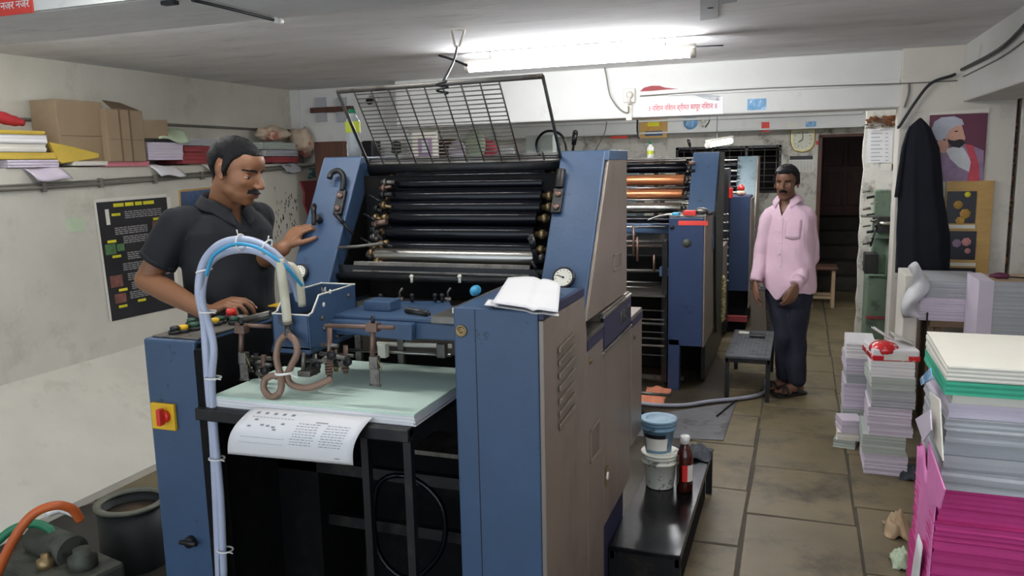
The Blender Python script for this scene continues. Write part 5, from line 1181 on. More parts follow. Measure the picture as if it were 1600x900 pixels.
# ------------------------------------------------------------ bundles on the low table at the right
YT = 5.35
zt5 = at(1480, 502, y=YT).z
tb = thing('low_table', 'low table under the wrapped paper bundles by the pillar', 'table', (1.1, 5.6, 0))
tx0_ = at(1452, 520, y=YT).x; box('table_top', 'cardboard_dark', tb, tx0_, 1.75, YT, 6.0, zt5-.04, zt5, .004)
box('side_board', 'cardboard_dark', tb, tx0_, tx0_+.02, YT+.02, 5.98, 0, zt5-.04)
for x in (tx0_+.03, 1.70): box('leg', 'cardboard_dark', tb, x, x+.04, YT+.03, YT+.07, 0, zt5-.04); box('leg', 'cardboard_dark', tb, x, x+.04, 5.9, 5.94, 0, zt5-.04)
xA = at(1427, 490, y=YT).x; xB = at(1537, 490, y=YT).x
xA = max(xA, tx0_-.06)
def bz(py): return at(1480, py, y=YT).z
ream('paper_bundle', 'lilac_paper', xA, xB, YT, 5.85, zt5+.0005, bz(466), 'lower lilac paper bundle tied with dark string by the pillar', group='bundles by the pillar', j=.002, seed=30)
ream('paper_bundle', 'grey_paper', xA+.01, xB+.01, YT, 5.85, bz(466)+.001, bz(440), 'upper grey white paper bundle on the lilac bundle by the pillar', group='bundles by the pillar', j=.002, seed=31)
xC = at(1527, 500, y=5.0).x
wb = ream('paper_bundle', 'grey_paper', xC, xC+.55, 5.0, 5.34, at(1560, 560, y=5.0).z-.1, at(1560, 440, y=5.0).z, 'big block of grey paper wrapped in pale sheets at the right edge', j=.0012, seed=32, top='brown_paper')
zlo = at(1560, 560, y=5.0).z-.1; zhi = at(1560, 440, y=5.0).z
box('wrapping', 'lilac_paper', wb, xC-.003, xC+.07, 4.995, 5.345, zlo, zhi+.002)
st2 = thing('crate', 'plain brown crate under the wrapped grey paper block', 'crate', (xC+.27, 5.17, 0)); box('crate_side', 'cardboard_dark', st2, xC, xC+.55, 5.0, 5.34, 0, zlo-.001, .004)
a = at(1545, 436, y=5.1); o = MB().tube([(a.x, 5.1, zhi+.018), (a.x+.06, 5.1, zhi+.02), (a.x+.10, 5.1, zhi+.016)], [.010, .018, .016, .010], n=10, sm=3).build('hand_tool', 'maroon'); tag(o, 'small dark tool with a thin cord lying on the wrapped grey block', 'tool')
MB().tube([(a.x+.10, 5.1, zhi+.014), (a.x+.2, 5.12, zhi+.008), (a.x+.35, 5.15, zhi+.008)], .004, sm=3).build('cord', 'cable_black', o)
for px, p0_, p1_ in ((1439, 440, 466), (1449, 488, 502)):
    q0 = at(px, p0_, y=YT-.004); q1 = at(px, p1_, y=YT-.004); tag(box('tie_string', 'black_plastic', None, q0.x-.005, q0.x+.005, YT-.009, YT-.0045, q1.z, q0.z), 'dark binding string on the %s bundle by the pillar' % ('upper' if px < 1445 else 'lower'), 'string')
cx0 = at(1397, 560, y=5.75).x; cx1 = at(1447, 560, y=5.2).x
cbx = tag(box('carton', 'cream_paper', None, cx0, cx1-.03, 5.42, 5.80, 0, at(1397, 424, y=5.6).z, .005), 'tall cream carton standing on the floor before the pillar', 'carton')
def bag(u, v):
    p = at(1420+28*u, 418+80*v, y=5.30); a = at(1420, 430, y=5.3)
    return Vector((p.x+.03*sin(v*6)-.02*v, 5.34-.05*sin(pi*u)-.03*sin(9*v+4*u)+.0, p.z+.04*sin(u*5)*(1-v)))
o = MB().grid(bag, 12, 14).build('plastic_bag', 'bag_white', solid=.002); tag(o, 'white plastic bag hanging at the left end of the paper bundles', 'bag')
# red wrapped ream and standing book piles on the floor
def pile(layers, x0, x1, y0, y1, grp, what, seed):
    r_ = random.Random(seed); out = []
    for i, (z0, z1, mm, l, dx) in enumerate(layers):
        out.append(ream('paper_stack', mm, x0+dx, x1+dx, y0, y1, z0+.0006, z1, l, group=grp, seed=seed+i, rot=r_.uniform(-.04, .04), j=.0025))
    return out
def pz(py, y=4.47): return at(1390, py, y=y).z
Ls = [(0, pz(712), 'lilac_paper', 'lowest lilac bundle of the floor pile with the red packet', .0), (pz(712), pz(682), 'grey_green_paper', 'second bundle from the floor in the pile with the red packet', -.01), (pz(682), pz(668), 'lilac_paper', 'thin lilac bundle above the second of the floor pile', .015), (pz(668), pz(638), 'lilac_paper', 'fourth bundle up in the floor pile, plain lilac', .01), (pz(638), pz(612), 'grey_paper', 'bluish grey bundle in the middle of the floor pile', .02), (pz(612), pz(590), 'grey_green_paper', 'greenish bundle below the top of the floor pile', .01), (pz(590), pz(566), 'white_paper', 'topmost white bundle under the red packet', .015)]
pile(Ls, .375, .585, 4.47, 4.80, 'bundles in the floor pile', 'x', 50)
zt6 = pz(566)
rw = Matrix.Translation((.49, 4.62, zt6)) @ Matrix.Rotation(.12, 4, 'Z')
o = MB().box(-.115, .115, -.125, .125, .001, .062, rw).build('wrapped_ream', 'white_paper', bevel=.01); tag(o, 'red and white wrapped ream torn open on the floor pile', 'packet')
MB().sphere(rw @ Vector((-.045, -.05, .05)), (.075, .085, .045), 22, 12).build('red_wrapper', 'wrapper_gloss', o); MB().box(-.119, .119, -.1285, .1285, .0, .030, rw).build('wrapper_band', 'wrapper_gloss', o, .006); box('print_patch', 'label_white', o, -.06, .06, -.1300, -.1284, .006, .04, 0, rw)
MB().grid(lambda u, v: rw @ Vector((-.09+.10*u, -.02+.08*v, .085+.065*(1-u)+.01*sin(6*v))), 6, 6).build('torn_flap', 'white_paper', o, solid=.002)
MB().grid(lambda u, v: rw @ Vector((.0+.11*u, -.03+.15*v, .068+.05*(1-u)+.01*sin(5*v))), 6, 6).build('torn_flap', 'label_white', o, solid=.002)
def qz(py, y=5.0): return at(1340, py, y=y).z
y9 = 5.0; xq0 = at(1322, 540, y=y9).x; xq1 = xq0+.16
Lb = [(0, qz(640), 'grey_green_paper', 'lowest bundle of the rear white pile', 0), (qz(640), qz(600), 'lilac_paper', 'lilac bundle in the lower half of the rear white pile', .0), (qz(600), qz(585), 'grey_paper', 'grey bundle in the middle of the rear white pile', .01), (qz(585), qz(560), 'lilac_paper', 'lilac bundle second from top of the rear pile', .0), (qz(560), qz(536), 'white_paper', 'topmost white bundle of the rear pile', .005)]
pile(Lb, xq0, xq1, y9, y9+.3, 'bundles in the rear pile', 'x', 80)
for i, (px, py0, py1, mm, l) in enumerate(((1320, 690, 668, 'grey_green_paper', 'lowest loose book leaning beside the rear pile'), (1316, 668, 655, 'cream_paper', 'middle loose book beside the rear pile'), (1314, 655, 632, 'lilac_paper', 'lilac loose book topmost beside the rear pile'))):
    yv = 4.84; z0 = [0, .05, .095][i]; z1 = [.0495, .0945, .17][i]; a = at(1307+i*2, 660, y=yv); ream('book', mm, a.x, a.x+.12, yv-.0, yv+.14, z0, z1, l, 'book', 'loose books by the rear pile', seed=90+i, rot=.2*(i-1), j=.003)

# the big stack in the right foreground
g = 'big foreground stack'
def bx_(py, px=1478): return at(px, py, y=2.62).z
top_z = 1.0
lay = [(.10, .24, 'magenta_paper', 'lowest visible magenta bundle of the big stack', .0, 3), (.24, .37, 'magenta_paper', 'second magenta bundle from the bottom of the big stack', .004, 3),
       (.37, .49, 'magenta_paper', 'third magenta bundle from the bottom of the big stack', -.004, 3), (.49, .575, 'magenta_paper', 'magenta bundle next below the topmost magenta one', .006, 3), (.575, .655, 'magenta_paper', 'topmost magenta bundle under the grey sheets', .0, 3)]
XS0 = .445; XS1 = 1.15; YS0 = 2.66; YS1 = at(1459, 520, z=at(1480, 566, y=2.66).z).y
zz = [at(1480, p, x=.45) for p in (765, 600)]
def tz(py): return at(1478, py, y=2.66).z
zm = tz(765)
lay = []
for i in range(6):
    z0 = zm*(i/6) if i else .0; z1 = zm*((i+1)/6)
    lay.append((z0, z1, 'magenta_paper', 'magenta bundle number %s of the big stack' % i, (-.03+.005*i)+(.004 if i % 2 else 0)))
names_m = ['magenta paper bundle lying on the floor under the big stack', 'magenta bundle resting on the floor bundle of the big stack', 'magenta bundle in the lower middle of the big stack', 'magenta bundle in the upper middle of the magenta part', 'magenta bundle just below the topmost magenta one', 'topmost magenta bundle directly under the grey paper']
for i, (z0, z1, mm, l, dx) in enumerate(lay): ream('paper_bundle', mm, XS0+dx, XS1+dx, YS0+.01*(i % 2), YS1, z0+.0006, z1, names_m[i], group=g, seed=100+i, j=.004, wave=.0022)
gy = [765, 735, 712, 690, 672, 655]; nm = ['lowest grey bundle directly on the magenta paper', 'second grey bundle above the magenta paper', 'middle grey bundle of the big stack', 'grey bundle second from the top of the grey part', 'topmost grey bundle under the lilac layer']
for i in range(5): ream('paper_bundle', 'grey_paper', XS0+.004*(i % 2)-.0, XS1, YS0+.006*(i % 3), YS1, tz(gy[i])+.0006, tz(gy[i+1]), nm[i], group=g, seed=120+i, j=.0035, wave=.0022)
ream('paper_bundle', 'lilac_paper', XS0+.01, XS1, YS0+.02, YS1, tz(655)+.0006, tz(632), 'thin lilac bundle under the green sheet of the big stack', group=g, seed=130, j=.003)
ream('paper_bundle', 'cream_paper', XS0+.02, XS1, YS0+.015, YS1, tz(632)+.0006, tz(617), 'pinkish white bundle just below the green sheets', group=g, seed=131, j=.003)
ream('paper_bundle', 'teal_paper', XS0-.005, XS1, YS0, YS1, tz(617)+.0006, tz(596), 'bright green sheets near the top of the big stack', group=g, seed=132, j=.0015)
# top white ream, edges bowed down
def topf(u, v, z1, z0):
    pass
zt0 = tz(596)+.0008; zt1 = tz(567)
R = []
for k in range(9):
    t = k/8; ring = []
    N_ = 12
    per = [(i/N_, 0) for i in range(N_)]+[(1, i/N_) for i in range(N_)]+[(1-i/N_, 1) for i in range(N_)]+[(0, 1-i/N_) for i in range(N_)]
    for u, v in per:
        ring.append(Vector((XS0-.004+(XS1-XS0)*u+.002*sin(k*2), YS0+(YS1-YS0)*v+.002*cos(k*3), zt0+(zt1-zt0)*t*(1-.12*cos(v*3.2)))))
    R.append(ring)
m = MB(); m.rings(R, smooth=False)
o = m.build('paper_bundle', 'cream_paper', bevel=.006); tag(o, 'white bundle with rounded edge topmost of the big stack', 'paper', g)
# coloured wrappers sticking out on the left side of the big stack
def sheet(pts, mm, label, name='wrapper', th=.004):
    o = MB().prism([Vector(p) for p in pts], (-th, 0, 0)).build(name, mm); tag(o, label, 'paper'); return o
xs_ = XS0-.03
rr = random.Random(77)
pw = MB().grid(lambda u, v: Vector((XS0-.012-.004*sin(9*u+4*v), YS0+.005+(YS1-YS0-.03)*u, .0+(zm*1.02+.02*sin(11*u))*v)), 14, 12).build('wrapper', 'pink_wrap', solid=.004); tag(pw, 'large pink wrapper covering the left side of the magenta bundles', 'paper')
bw = MB().grid(lambda u, v: Vector((XS0-.026-.02*v*(1-v), YS0+.1+.22*u*(1-.6*v), .0+.42*v)), 8, 8).build('wrapper', 'white_paper', solid=.004); tag(bw, 'bluish white sheet standing low against the pink wrapper', 'paper')
sheet([at(1452, 690, x=xs_), at(1478, 765, x=xs_), at(1470, 795, x=xs_), at(1450, 780, x=xs_)], 'pink_wrap', 'bright pink wrapper flap on the left side of the big stack')
sheet([at(1432, 655, x=xs_-.01), at(1455, 640, x=xs_-.01), at(1457, 672, x=xs_-.01), at(1444, 690, x=xs_-.01)], 'lilac_paper', 'lilac sheet corner sticking out from the big stack')
sheet([at(1439, 592, x=xs_-.0), at(1455, 575, x=xs_), at(1458, 592, x=xs_), at(1441, 602, x=xs_)], 'sticker_blue', 'pale blue sheet corner near the top of the big stack')
sheet([at(1454, 612, x=xs_+.01), at(1470, 625, x=xs_+.01), at(1475, 720, x=xs_+.01), at(1462, 690, x=xs_+.01)], 'cream_paper', 'ragged white sheets at the left side of the big stack')
rag(at(1402, 830, z=0), .055, .09, .13, 31, 'crumpled_paper', 'brown_paper', 'crumpled brown wrapping paper on the floor beside the big stack', 'paper')
rag(at(1408, 880, z=0), .04, .07, .09, 33, 'crumpled_paper', 'pale_green_sheet', 'crumpled pale green paper nearer the camera beside the big stack', 'paper')
rag(at(1424, 745, z=0), .06, .07, .10, 35, 'crumpled_bag', 'charcoal_rag', 'dark crumpled bag on the floor right of the pile with the red packet', 'bag')
rag(Vector((.635, 4.25, 0)), .035, .04, .09, 36, 'crumpled_paper', 'cream_paper', 'crumpled cream paper ball on the floor behind the big stack', 'paper')
# folded sheets lying on the cabinet top
def fold(u, v):
    A = at(768, 483, z=ZT+.02); 
    P0 = at(794, 434, z=ZT+.035); P1 = at(876, 442, z=ZT+.03); P2 = at(872, 488, z=ZT+.012); P3 = at(769, 480, z=ZT+.014)
    p = P0.lerp(P1, u).lerp(P3.lerp(P2, u), v)
    crease = abs(u-.62); p.z += .010*sin(pi*u)*(1-v)-.006*max(0, .08-crease)/.08+.012*v*(1-u)
    return p
o = MB().grid(fold, 16, 10).build('folded_paper', 'white_paper', solid=.0015); tag(o, 'white folded sheets lying on top of the near feeder cabinet', 'paper')
MB().grid(lambda u, v: fold(u*.98+.01, .90+.10*v)-Vector((0, -.01, .012+.004*(1-v))), 12, 3).build('under_fold', 'white_paper', o, solid=.001)
MB().grid(lambda u, v: fold(-.03+.1*u, .75+.2*v)-Vector((.02*(1-u), 0, .012)), 3, 3).build('loose_corner', 'white_paper', o, solid=.001)
a = at(743, 455, z=ZT+.012); o = MB().sphere((a.x, a.y, ZT+.014), (.014, .03, .016), 14, 10).build('rubber_grip', 'cyan_plastic'); tag(o, 'small bright blue rubber piece on the cabinet edge near the slide bar', 'grip')

# ------------------------------------------------------------ the two people
from mathutils.bvhtree import BVHTree
mat('skin_tan', (142, 97, 68), .5, 0, .06, 14, bump=.04, bump_scale=300)
mat('skin_brown', (118, 82, 62), .5, 0, .08, 14, bump=.04, bump_scale=300)
mat('lip', (120, 72, 62), .5); mat('lip_dark', (92, 56, 50), .5)
mat('hair_black', (15, 14, 17), .5, 0, .5, 90, bump=.7, bump_scale=260, spec=.3)
mat('eye_white', (214, 206, 196), .25, 0, .02); mat('iris', (30, 20, 16), .15, 0, .05); mat('nail', (196, 150, 126), .35)
mat('shirt_black', (24, 26, 31), .85, 0, .1, 30, bump=.1, bump_scale=300)
mat('shirt_pink', (224, 190, 206), .8, 0, .03, 10, bump=.06, bump_scale=200)
mat('button_white', (236, 230, 232), .4); mat('trousers_navy', (22, 25, 42), .85, 0, .12, 20, bump=.1, bump_scale=200)
mat('sandal', (28, 26, 26), .6)

def remesh(mb, vox, smooth=3):
    me = bpy.data.meshes.new('tmp'); bmesh.ops.recalc_face_normals(mb.bm, faces=mb.bm.faces[:]); mb.bm.to_mesh(me); mb.bm.free()
    o = bpy.data.objects.new('tmp', me); C.objects.link(o)
    d = o.modifiers.new('r', 'REMESH'); d.mode = 'VOXEL'; d.voxel_size = vox
    if smooth: s = o.modifiers.new('s', 'SMOOTH'); s.factor = .5; s.iterations = smooth
    out = bpy.data.meshes.new_from_object(o.evaluated_get(bpy.context.evaluated_depsgraph_get()))
    bpy.data.objects.remove(o); return out
def mesh_part(name, me, m, parent):
    off = world_loc(parent)
    for v in me.vertices: v.co -= off
    me.materials.clear()
    for q in (m if isinstance(m, list) else [m]): me.materials.append(MC[q])
    for p in me.polygons: p.use_smooth = True
    o = bpy.data.objects.new(name, me); C.objects.link(o); o.parent = parent; return o
def limb(m, P, R, n=18):
    "chain of tapered sections"
    P = [Vector(p) for p in P]
    for i in range(len(P)-1):
        m.cyl(P[i], P[i+1], R[i], R[i+1], n=n)
    for p, r in zip(P, R): m.sphere(p, r, n, 10)
def loft(m, secs, n=28, pw=2.4):
    "secs: (centre, right vector*half width, front vector*half depth)"
    R = []
    for c, a, b in secs:
        ring = []
        for k in range(n):
            t = 2*pi*k/n; ct, st_ = cos(t), sin(t); f = lambda q: math.copysign(abs(q)**(2/pw), q)
            ring.append(Vector(c)+Vector(a)*f(ct)+Vector(b)*f(st_))
        R.append(ring)
    m.rings(R)
def hand(m, W, d, n_, side, S=1.0, curl=(.5, .5, .5, .5), spread=.12, thumb=(.7, .3), nails=None):
    "W wrist, d pointing direction, n_ palm normal, side = thumb side unit vector"
    d = Vector(d).normalized(); n_ = Vector(n_); n_ = (n_-d*n_.dot(d)).normalized(); s = n_.cross(d); s = s if s.dot(Vector(side)) > 0 else -s
    tips = []
    for i in range(4):
        o_ = (.030, .010, -.010, -.028)[i]*S; L = (.088, .092, .086, .078)[i]*S
        kn = W+d*L+s*o_
        limb(m, [W+d*.01*S+s*o_*.5, W+d*.05*S+s*o_*.85, kn], [.016*S, .0145*S, .0105*S], 12)
        fl_ = [(.043, .027, .021), (.048, .030, .022), (.044, .028, .021), (.034, .021, .019)][i]
        ang = radians(8); p = kn; P = [p]; dirr = (d+s*(spread*(1.5-i)/1.5)).normalized()
        c = curl[i]
        for j, L_ in enumerate(fl_):
            ang += c*(.75, .9, .6)[j]; q = dirr*cos(ang)+n_*sin(ang); p = p+q*L_*S; P.append(p)
        limb(m, P, [.0100*S, .0090*S, .0082*S, .0070*S], 12); tips.append((P[-1], P[-1]-P[-2]))
    # palm heel and the thumb, rooted on the side near the wrist
    m.sphere(W+d*.03*S+s*.014*S+n_*.006*S, (.022*S,)*3, 14, 10)
    b = W+d*.028*S+s*.024*S+n_*.004*S; a, bnd = thumb
    t1 = (d*cos(a)+s*sin(a)+n_*.25).normalized(); p1 = b+t1*.042*S; t2 = (d*cos(a-bnd)+s*sin(a-bnd)+n_*.35).normalized(); p2_ = p1+t2*.032*S; p3_ = p2_+(t2+d*.15).normalized()*.026*S
    limb(m, [W+d*.012*S+s*.010*S, b, p1, p2_, p3_], [.017*S, .0165*S, .0115*S, .0105*S, .0085*S], 12); tips.append((p3_, p3_-p2_))
    if nails is not None:
        for p, q in tips[:4]:
            q = q.normalized(); up = (-n_-q*(-n_).dot(q)).normalized(); nails.append((p-q*.001*S+up*.0052*S, q, up, S))
    return tips
def head_blobs(m, H, Mh, S, thin=1.0):
    E = lambda c, r: m.sphere(H+Mh @ (Vector(c)*S), Vector(r)*S, 26, 18, M=Mh)
    E((0, -.016, .030), (.074, .095, .084)); E((0, .022, -.018), (.064*thin, .068, .082)); E((0, .030, -.068), (.052*thin, .054, .046))
    E((0, .058, -.094), (.030, .024, .020)); E((0, .045, .045), (.058, .050, .048)); E((0, .060, -.060), (.036, .028, .034))
    for s in (-1, 1):
        E((s*.034, .054, -.022), (.024, .026, .022)); E((s*.024, .074, .019), (.026, .014, .009)); E((s*.041, .012, -.062), (.020, .036, .028)); E((s*.012, .101, -.033), (.0085, .0105, .0075))
        E((s*.078, -.010, -.002), (.009, .018, .029)); E((s*.084, -.018, .006), (.007, .011, .021)); E((s*.079, -.004, -.026), (.008, .009, .010))
    m.cyl(H+Mh @ (Vector((0, .084, .016))*S), H+Mh @ (Vector((0, .110, -.027))*S), .008*S, .0115*S, n=14); m.sphere(H+Mh @ (Vector((0, .110, -.028))*S), .0125*S, 14, 10)
    E((0, .092, -.057), (.022, .012, .0065)); E((0, .0895, -.070), (.019, .0115, .0075)); E((0, .084, -.063), (.026, .014, .014))
def face_finish(me, H, Mh, S):
    Mi = Mh.inverted(); E0 = [Vector((sx*.031, .083, .000)) for sx in (-1, 1)]
    for v in me.vertices:
        p = Mi @ (v.co-H)/S
        if p.length > .16: continue
        d = Vector((0, 0, 0))
        for e in E0:
            q = (p-e); g_ = math.exp(-((q.x/.019)**2+(q.y/.022)**2+(q.z/.013)**2)); d.y -= .009*g_
        g_ = math.exp(-((p.x/.022)**2+((p.y-.095)/.014)**2+((p.z+.0635)/.0022)**2)); d.y -= .004*g_
        g_ = math.exp(-((abs(p.x)-.079)/.01)**2-((p.y+.004)/.009)**2-((p.z+.002)/.014)**2); d.x -= math.copysign(.005*g_, p.x)
        if d.length > 1e-6: v.co += Mh @ (d*S)
def paint_lips(me, H, Mh, S, loc):
    Mi = Mh.inverted()
    for f in me.polygons:
        p = Mi @ (f.center+loc-H)/S
        if p.y > .085 and abs(p.x) < .023 and -.0765 < p.z < -.053+.02*0 and abs(p.z+.0645) < .0115*(1-(abs(p.x)/.026)**2): f.material_index = 1
def relax(me, H, Mh, S, its=10):
    "soften the face while keeping nose, lips, ears and brow crisp"
    Mi = Mh.inverted(); n = len(me.vertices); nb = [[] for _ in range(n)]
    co = [v.co.copy() for v in me.vertices]; wt = [0]*n
    for i in range(n):
        p = Mi @ (co[i]-H)/S
        if p.length < .15:
            a = 1.0
            if p.y > .080 and abs(p.x) < .026 and -.08 < p.z < .01: a = .12
            if abs(p.x) > .070: a = .15
            wt[i] = a*.6
    for e in me.edges:
        a, b_ = e.vertices
        if wt[a] or wt[b_]: nb[a].append(b_); nb[b_].append(a)
    idx = [i for i in range(n) if wt[i] and nb[i]]
    for _ in range(its):
        new = {i: sum((co[j] for j in nb[i]), Vector((0, 0, 0)))/len(nb[i]) for i in idx}
        for i in idx: co[i] = co[i].lerp(new[i], wt[i])
    for i in idx: me.vertices[i].co = co[i]
def open_neck(me, nk, rgt, fwd, depth, half):
    bm = bmesh.new(); bm.from_mesh(me); kill = []
    for s in (-1, 1):
        g_ = [f for f in bm.faces if (f.calc_center_median()-nk).dot(fwd) > .015 and abs((f.calc_center_median()-nk).z+depth*.4) < depth*.9 and abs((f.calc_center_median()-nk).dot(rgt)) < half*1.6]
        g_ = g_+list({v for f in g_ for v in f.verts})+list({e for f in g_ for e in f.edges})
        d_ = (rgt*s*half+Vector((0, 0, depth))).normalized(); no = d_.cross(fwd)
        bmesh.ops.bisect_plane(bm, geom=g_, plane_co=nk-Vector((0, 0, depth)), plane_no=no, dist=1e-5)
    for f in bm.faces:
        q = f.calc_center_median()-nk; x = abs(q.dot(rgt)); z = q.z
        if q.dot(fwd) > .018 and z > -depth and x < half*(z+depth)/depth: kill.append(f)
    bmesh.ops.delete(bm, geom=kill, context='FACES'); bm.to_mesh(me); bm.free()
class Head:
    def __init__(s, bvh, H, Mh, S): s.b, s.H, s.M, s.S = bvh, H, Mh, S
    def hit(s, o, d, off=0):
        "surface point seen from local point o in local direction d"
        O = s.H+s.M @ (Vector(o)*s.S); D = (s.M @ Vector(d)).normalized(); far = O+D*.22*s.S
        r = s.b.ray_cast(far, -D, .3*s.S)
        return (r[0]+D*off*s.S) if r[0] is not None else O+D*.08*s.S
    def front(s, x, z, off=0):
        O = s.H+s.M @ (Vector((x, .25, z))*s.S); D = s.M @ Vector((0, -1, 0)); r = s.b.ray_cast(O, D, .4*s.S)
        return (r[0]-D*off*s.S) if r[0] is not None else s.H+s.M @ (Vector((x, .07, z))*s.S)
def hair(hd, parent, th=.008, hl=None, name='hair', top=0):
    m = MB(); NA, NV = 64, 22; o = (0, -.012, .012)
    hl = hl or [(0, .078), (20, .076), (38, .090), (52, .066), (64, .050), (72, .020), (76, -.018), (83, -.022), (87, .040), (108, .042), (122, .0), (140, -.050), (180, -.066)]
    def H_(a):
        a = abs(a)
        for (p, q), (r, t) in zip(hl, hl[1:]):
            if a <= r: return q+(t-q)*(a-p)/(r-p)
        return hl[-1][1]
    R = []
    for i in range(NV+1):
        ring = []
        for k in range(NA):
            az = -180+360*k/NA; z0 = H_(az)-.012; dxy = Vector((sin(radians(az)), cos(radians(az)), 0))
            el0 = math.atan2(z0, .080+.012*cos(radians(az))); el = pi/2-.02-(pi/2-.02-el0)*i/NV
            d = dxy*cos(el)+Vector((0, 0, sin(el)))
            edge = min(1, (NV-i)/3); wv = 1+.10*sin(az*.35+i*1.3)+.08*sin(az*.9-i*.7)
            ring.append(hd.hit(o, d, th*(.25+.75*edge)*wv*(1+top*max(0, sin(el)))))
        R.append(ring)
    inner = [[p.lerp(hd.H+hd.M @ (Vector(o)*hd.S), .07) for p in R[-1]]]
    m.rings(R+inner, caps=True); return m.build(name, 'hair_black', parent)
def patch_face(hd, parent, name, mm, outline, off=.004, nu=14, nv=4, side=False):
    "outline(u)->(x, ztop, zbottom)"
    def fn(u, v):
        x, zt__, zb__ = outline(u); e = .35+.65*sin(pi*min(max(u, .02), .98))**.4*sin(pi*min(max(v, .08), .92)); return hd.front(x, zt__+(zb__-zt__)*v, off*e)
    return MB().grid(fn, nu, nv).build(name, mm, parent, solid=.0015)
def face_parts(hd, parent, lid=0.0, look=(0, 0), brow_h=.017):
    S = hd.S
    for sx in (-1, 1):
        c = hd.front(sx*.031, .000, -.0050); e = MB().sphere(c, Vector((.0150, .0095, .0090))*S, 16, 10, M=hd.M).build('eye', 'eye_white', parent)
        q = c+hd.M @ (Vector((look[0]*.004, .0076, look[1]*.003-.0005))*S); MB().sphere(q, Vector((.0052, .0026, .0052))*S, 12, 8, M=hd.M).build('iris', 'iris', e)
        cl = c+hd.M @ (Vector((0, .0010, .0050-.0040*lid))*S); MB().sphere(cl, Vector((.0162, .0100, .0058+.0022*lid))*S, 16, 8, M=hd.M).build('eyelid', parent_skin, parent)
        cl = c+hd.M @ (Vector((0, .0002, -.0078))*S); MB().sphere(cl, Vector((.0155, .0090, .0042))*S, 16, 8, M=hd.M).build('eyelid', parent_skin, parent)
        patch_face(hd, parent, 'eyebrow', 'hair_black', lambda u, s=sx: (s*(.012+.040*u), brow_h+.006*sin(pi*min(1, u*.9+.1))+.004, brow_h-.004+.006*sin(pi*min(1, u*.9+.1))+.002*u), .004, 10, 3)
def moustache(hd, parent, w=.030, droop=.006, th=.006):
    patch_face(hd, parent, 'moustache', 'hair_black', lambda u: ((u-.5)*2*w, -.042-droop*abs((u-.5)*2)**2-.000, -.0555-droop*abs((u-.5)*2)**1.6*1.3), th, 18, 5)
def wrinkle(me, amt, k=1.0, seed=0, zmin=None):
    me.update(); NV = [v.normal.copy() for v in me.vertices]
    for v, nrm in zip(me.vertices, NV):
        p = v.co.copy()
        w_ = sin(p.z*38*k+6*sin(p.x*9+p.y*7+seed))*.5+sin(p.x*31*k-p.z*22+seed*2+3*sin(p.y*12))*.35+sin((p.x+p.y)*55*k+p.z*17)*.2
        v.co = p+nrm*amt*w_
def proj(bvh, O, D, off=.002):
    r = bvh.ray_cast(O, D, 1.2); return (r[0]-D*off) if r[0] is not None else None
def bvh_of(me): return BVHTree.FromPolygons([v.co.copy() for v in me.vertices], [tuple(p.vertices) for p in me.polygons])
def add_nails(nails, parent):
    for c, q, up, S in nails:
        s = q.cross(up); M3 = Matrix((s, q, up)).transposed()
        MB().sphere(c, Vector((.0052, .0065, .0018))*S, 10, 6, M=M3).build('fingernail', 'nail', parent)
def collar(parent, c, Mb, rx, ry, h, spread, mm, gap=.35, tip=.035, th=.003, tilt=0):
    def fn(u, v):
        a = gap+(2*pi-2*gap)*u; e = abs(u-.5)*2; k = max(0, e-.75)/.25
        if v < .4: t = v/.4; r = 1+.02*t; z = h*(.35+.65*t)
        else: t = (v-.4)/.6; r = 1.02+spread*t; z = h*(1-1.15*t)-tip*k*t
        return c+Mb @ Vector((rx*r*sin(a), ry*r*cos(a)+.012*k*t, z-tilt*cos(a)-.030*k))
    return MB().grid(fn, 40, 8).build('collar', mm, parent, solid=th)

# ---- man in the black polo shirt, leaning on the control cabinet ------------------
parent_skin = 'skin_tan'
mp1 = [at(358, 330, y=2.66)]
m1 = thing('person', 'man in a black polo shirt with a moustache working at the near press', 'person', (at(362, 470, y=2.66).x, 2.66, 0))
fwd = Vector((.95, -.31, 0)).normalized(); rgt = Vector((fwd.y, -fwd.x, 0)); upv = Vector((0, 0, 1))
S1 = 1.10
nk = at(352, 322, y=2.66)
Hd = at(371, 267, y=2.63)
yaw1 = math.atan2(-.34, .94); f1 = Vector((.99, .04, 0)).normalized(); f1 = (f1*cos(radians(17))-upv*sin(radians(17))).normalized(); r1 = f1.cross(upv).normalized(); u1 = r1.cross(f1)
Mh1 = Matrix((r1, f1, u1)).transposed()
shR = at(280, 354, y=2.50); shL = at(402, 342, y=2.83)
elR = at(229, 437, y=2.44); wrR = at(322, 488, y=2.39)
hR = at(364, 474, y=2.42)
wrL = on_face(447, 392, .02)+Vector((-.0, .0, 0)); elL = at(398, 412, y=2.84)
waist = at(362, 475, y=2.65); hip = Vector((waist.x-.01, 2.66, .98)); footz = .09
b = MB(); head_blobs(b, Hd, Mh1, S1)
limb(b, [Hd+Mh1 @ Vector((0, -.030, -.050)), nk+upv*.02, nk-upv*.07], [.060, .064, .075], 22)
loft(b, [(nk-upv*.02, rgt*.07, fwd*.06), (nk-upv*.07, rgt*.15, fwd*.085), (nk-upv*.16, rgt*.17, fwd*.10), (waist+upv*.1, rgt*.15, fwd*.11), (waist, rgt*.15, fwd*.11), (hip, rgt*.16, fwd*.11), (hip-upv*.10, rgt*.15, fwd*.10)])
limb(b, [shR, shR.lerp(elR, .5), elR], [.058, .052, .044]); limb(b, [elR, elR.lerp(wrR, .35), wrR], [.046, .046, .030])
limb(b, [shL, elL], [.056, .042]); limb(b, [elL, elL.lerp(wrL, .35), wrL], [.042, .042, .028])
nails1 = []
hd_ = (hR-wrR).normalized()
limb(b, [wrR, wrR+hd_*.012], [.030, .026])
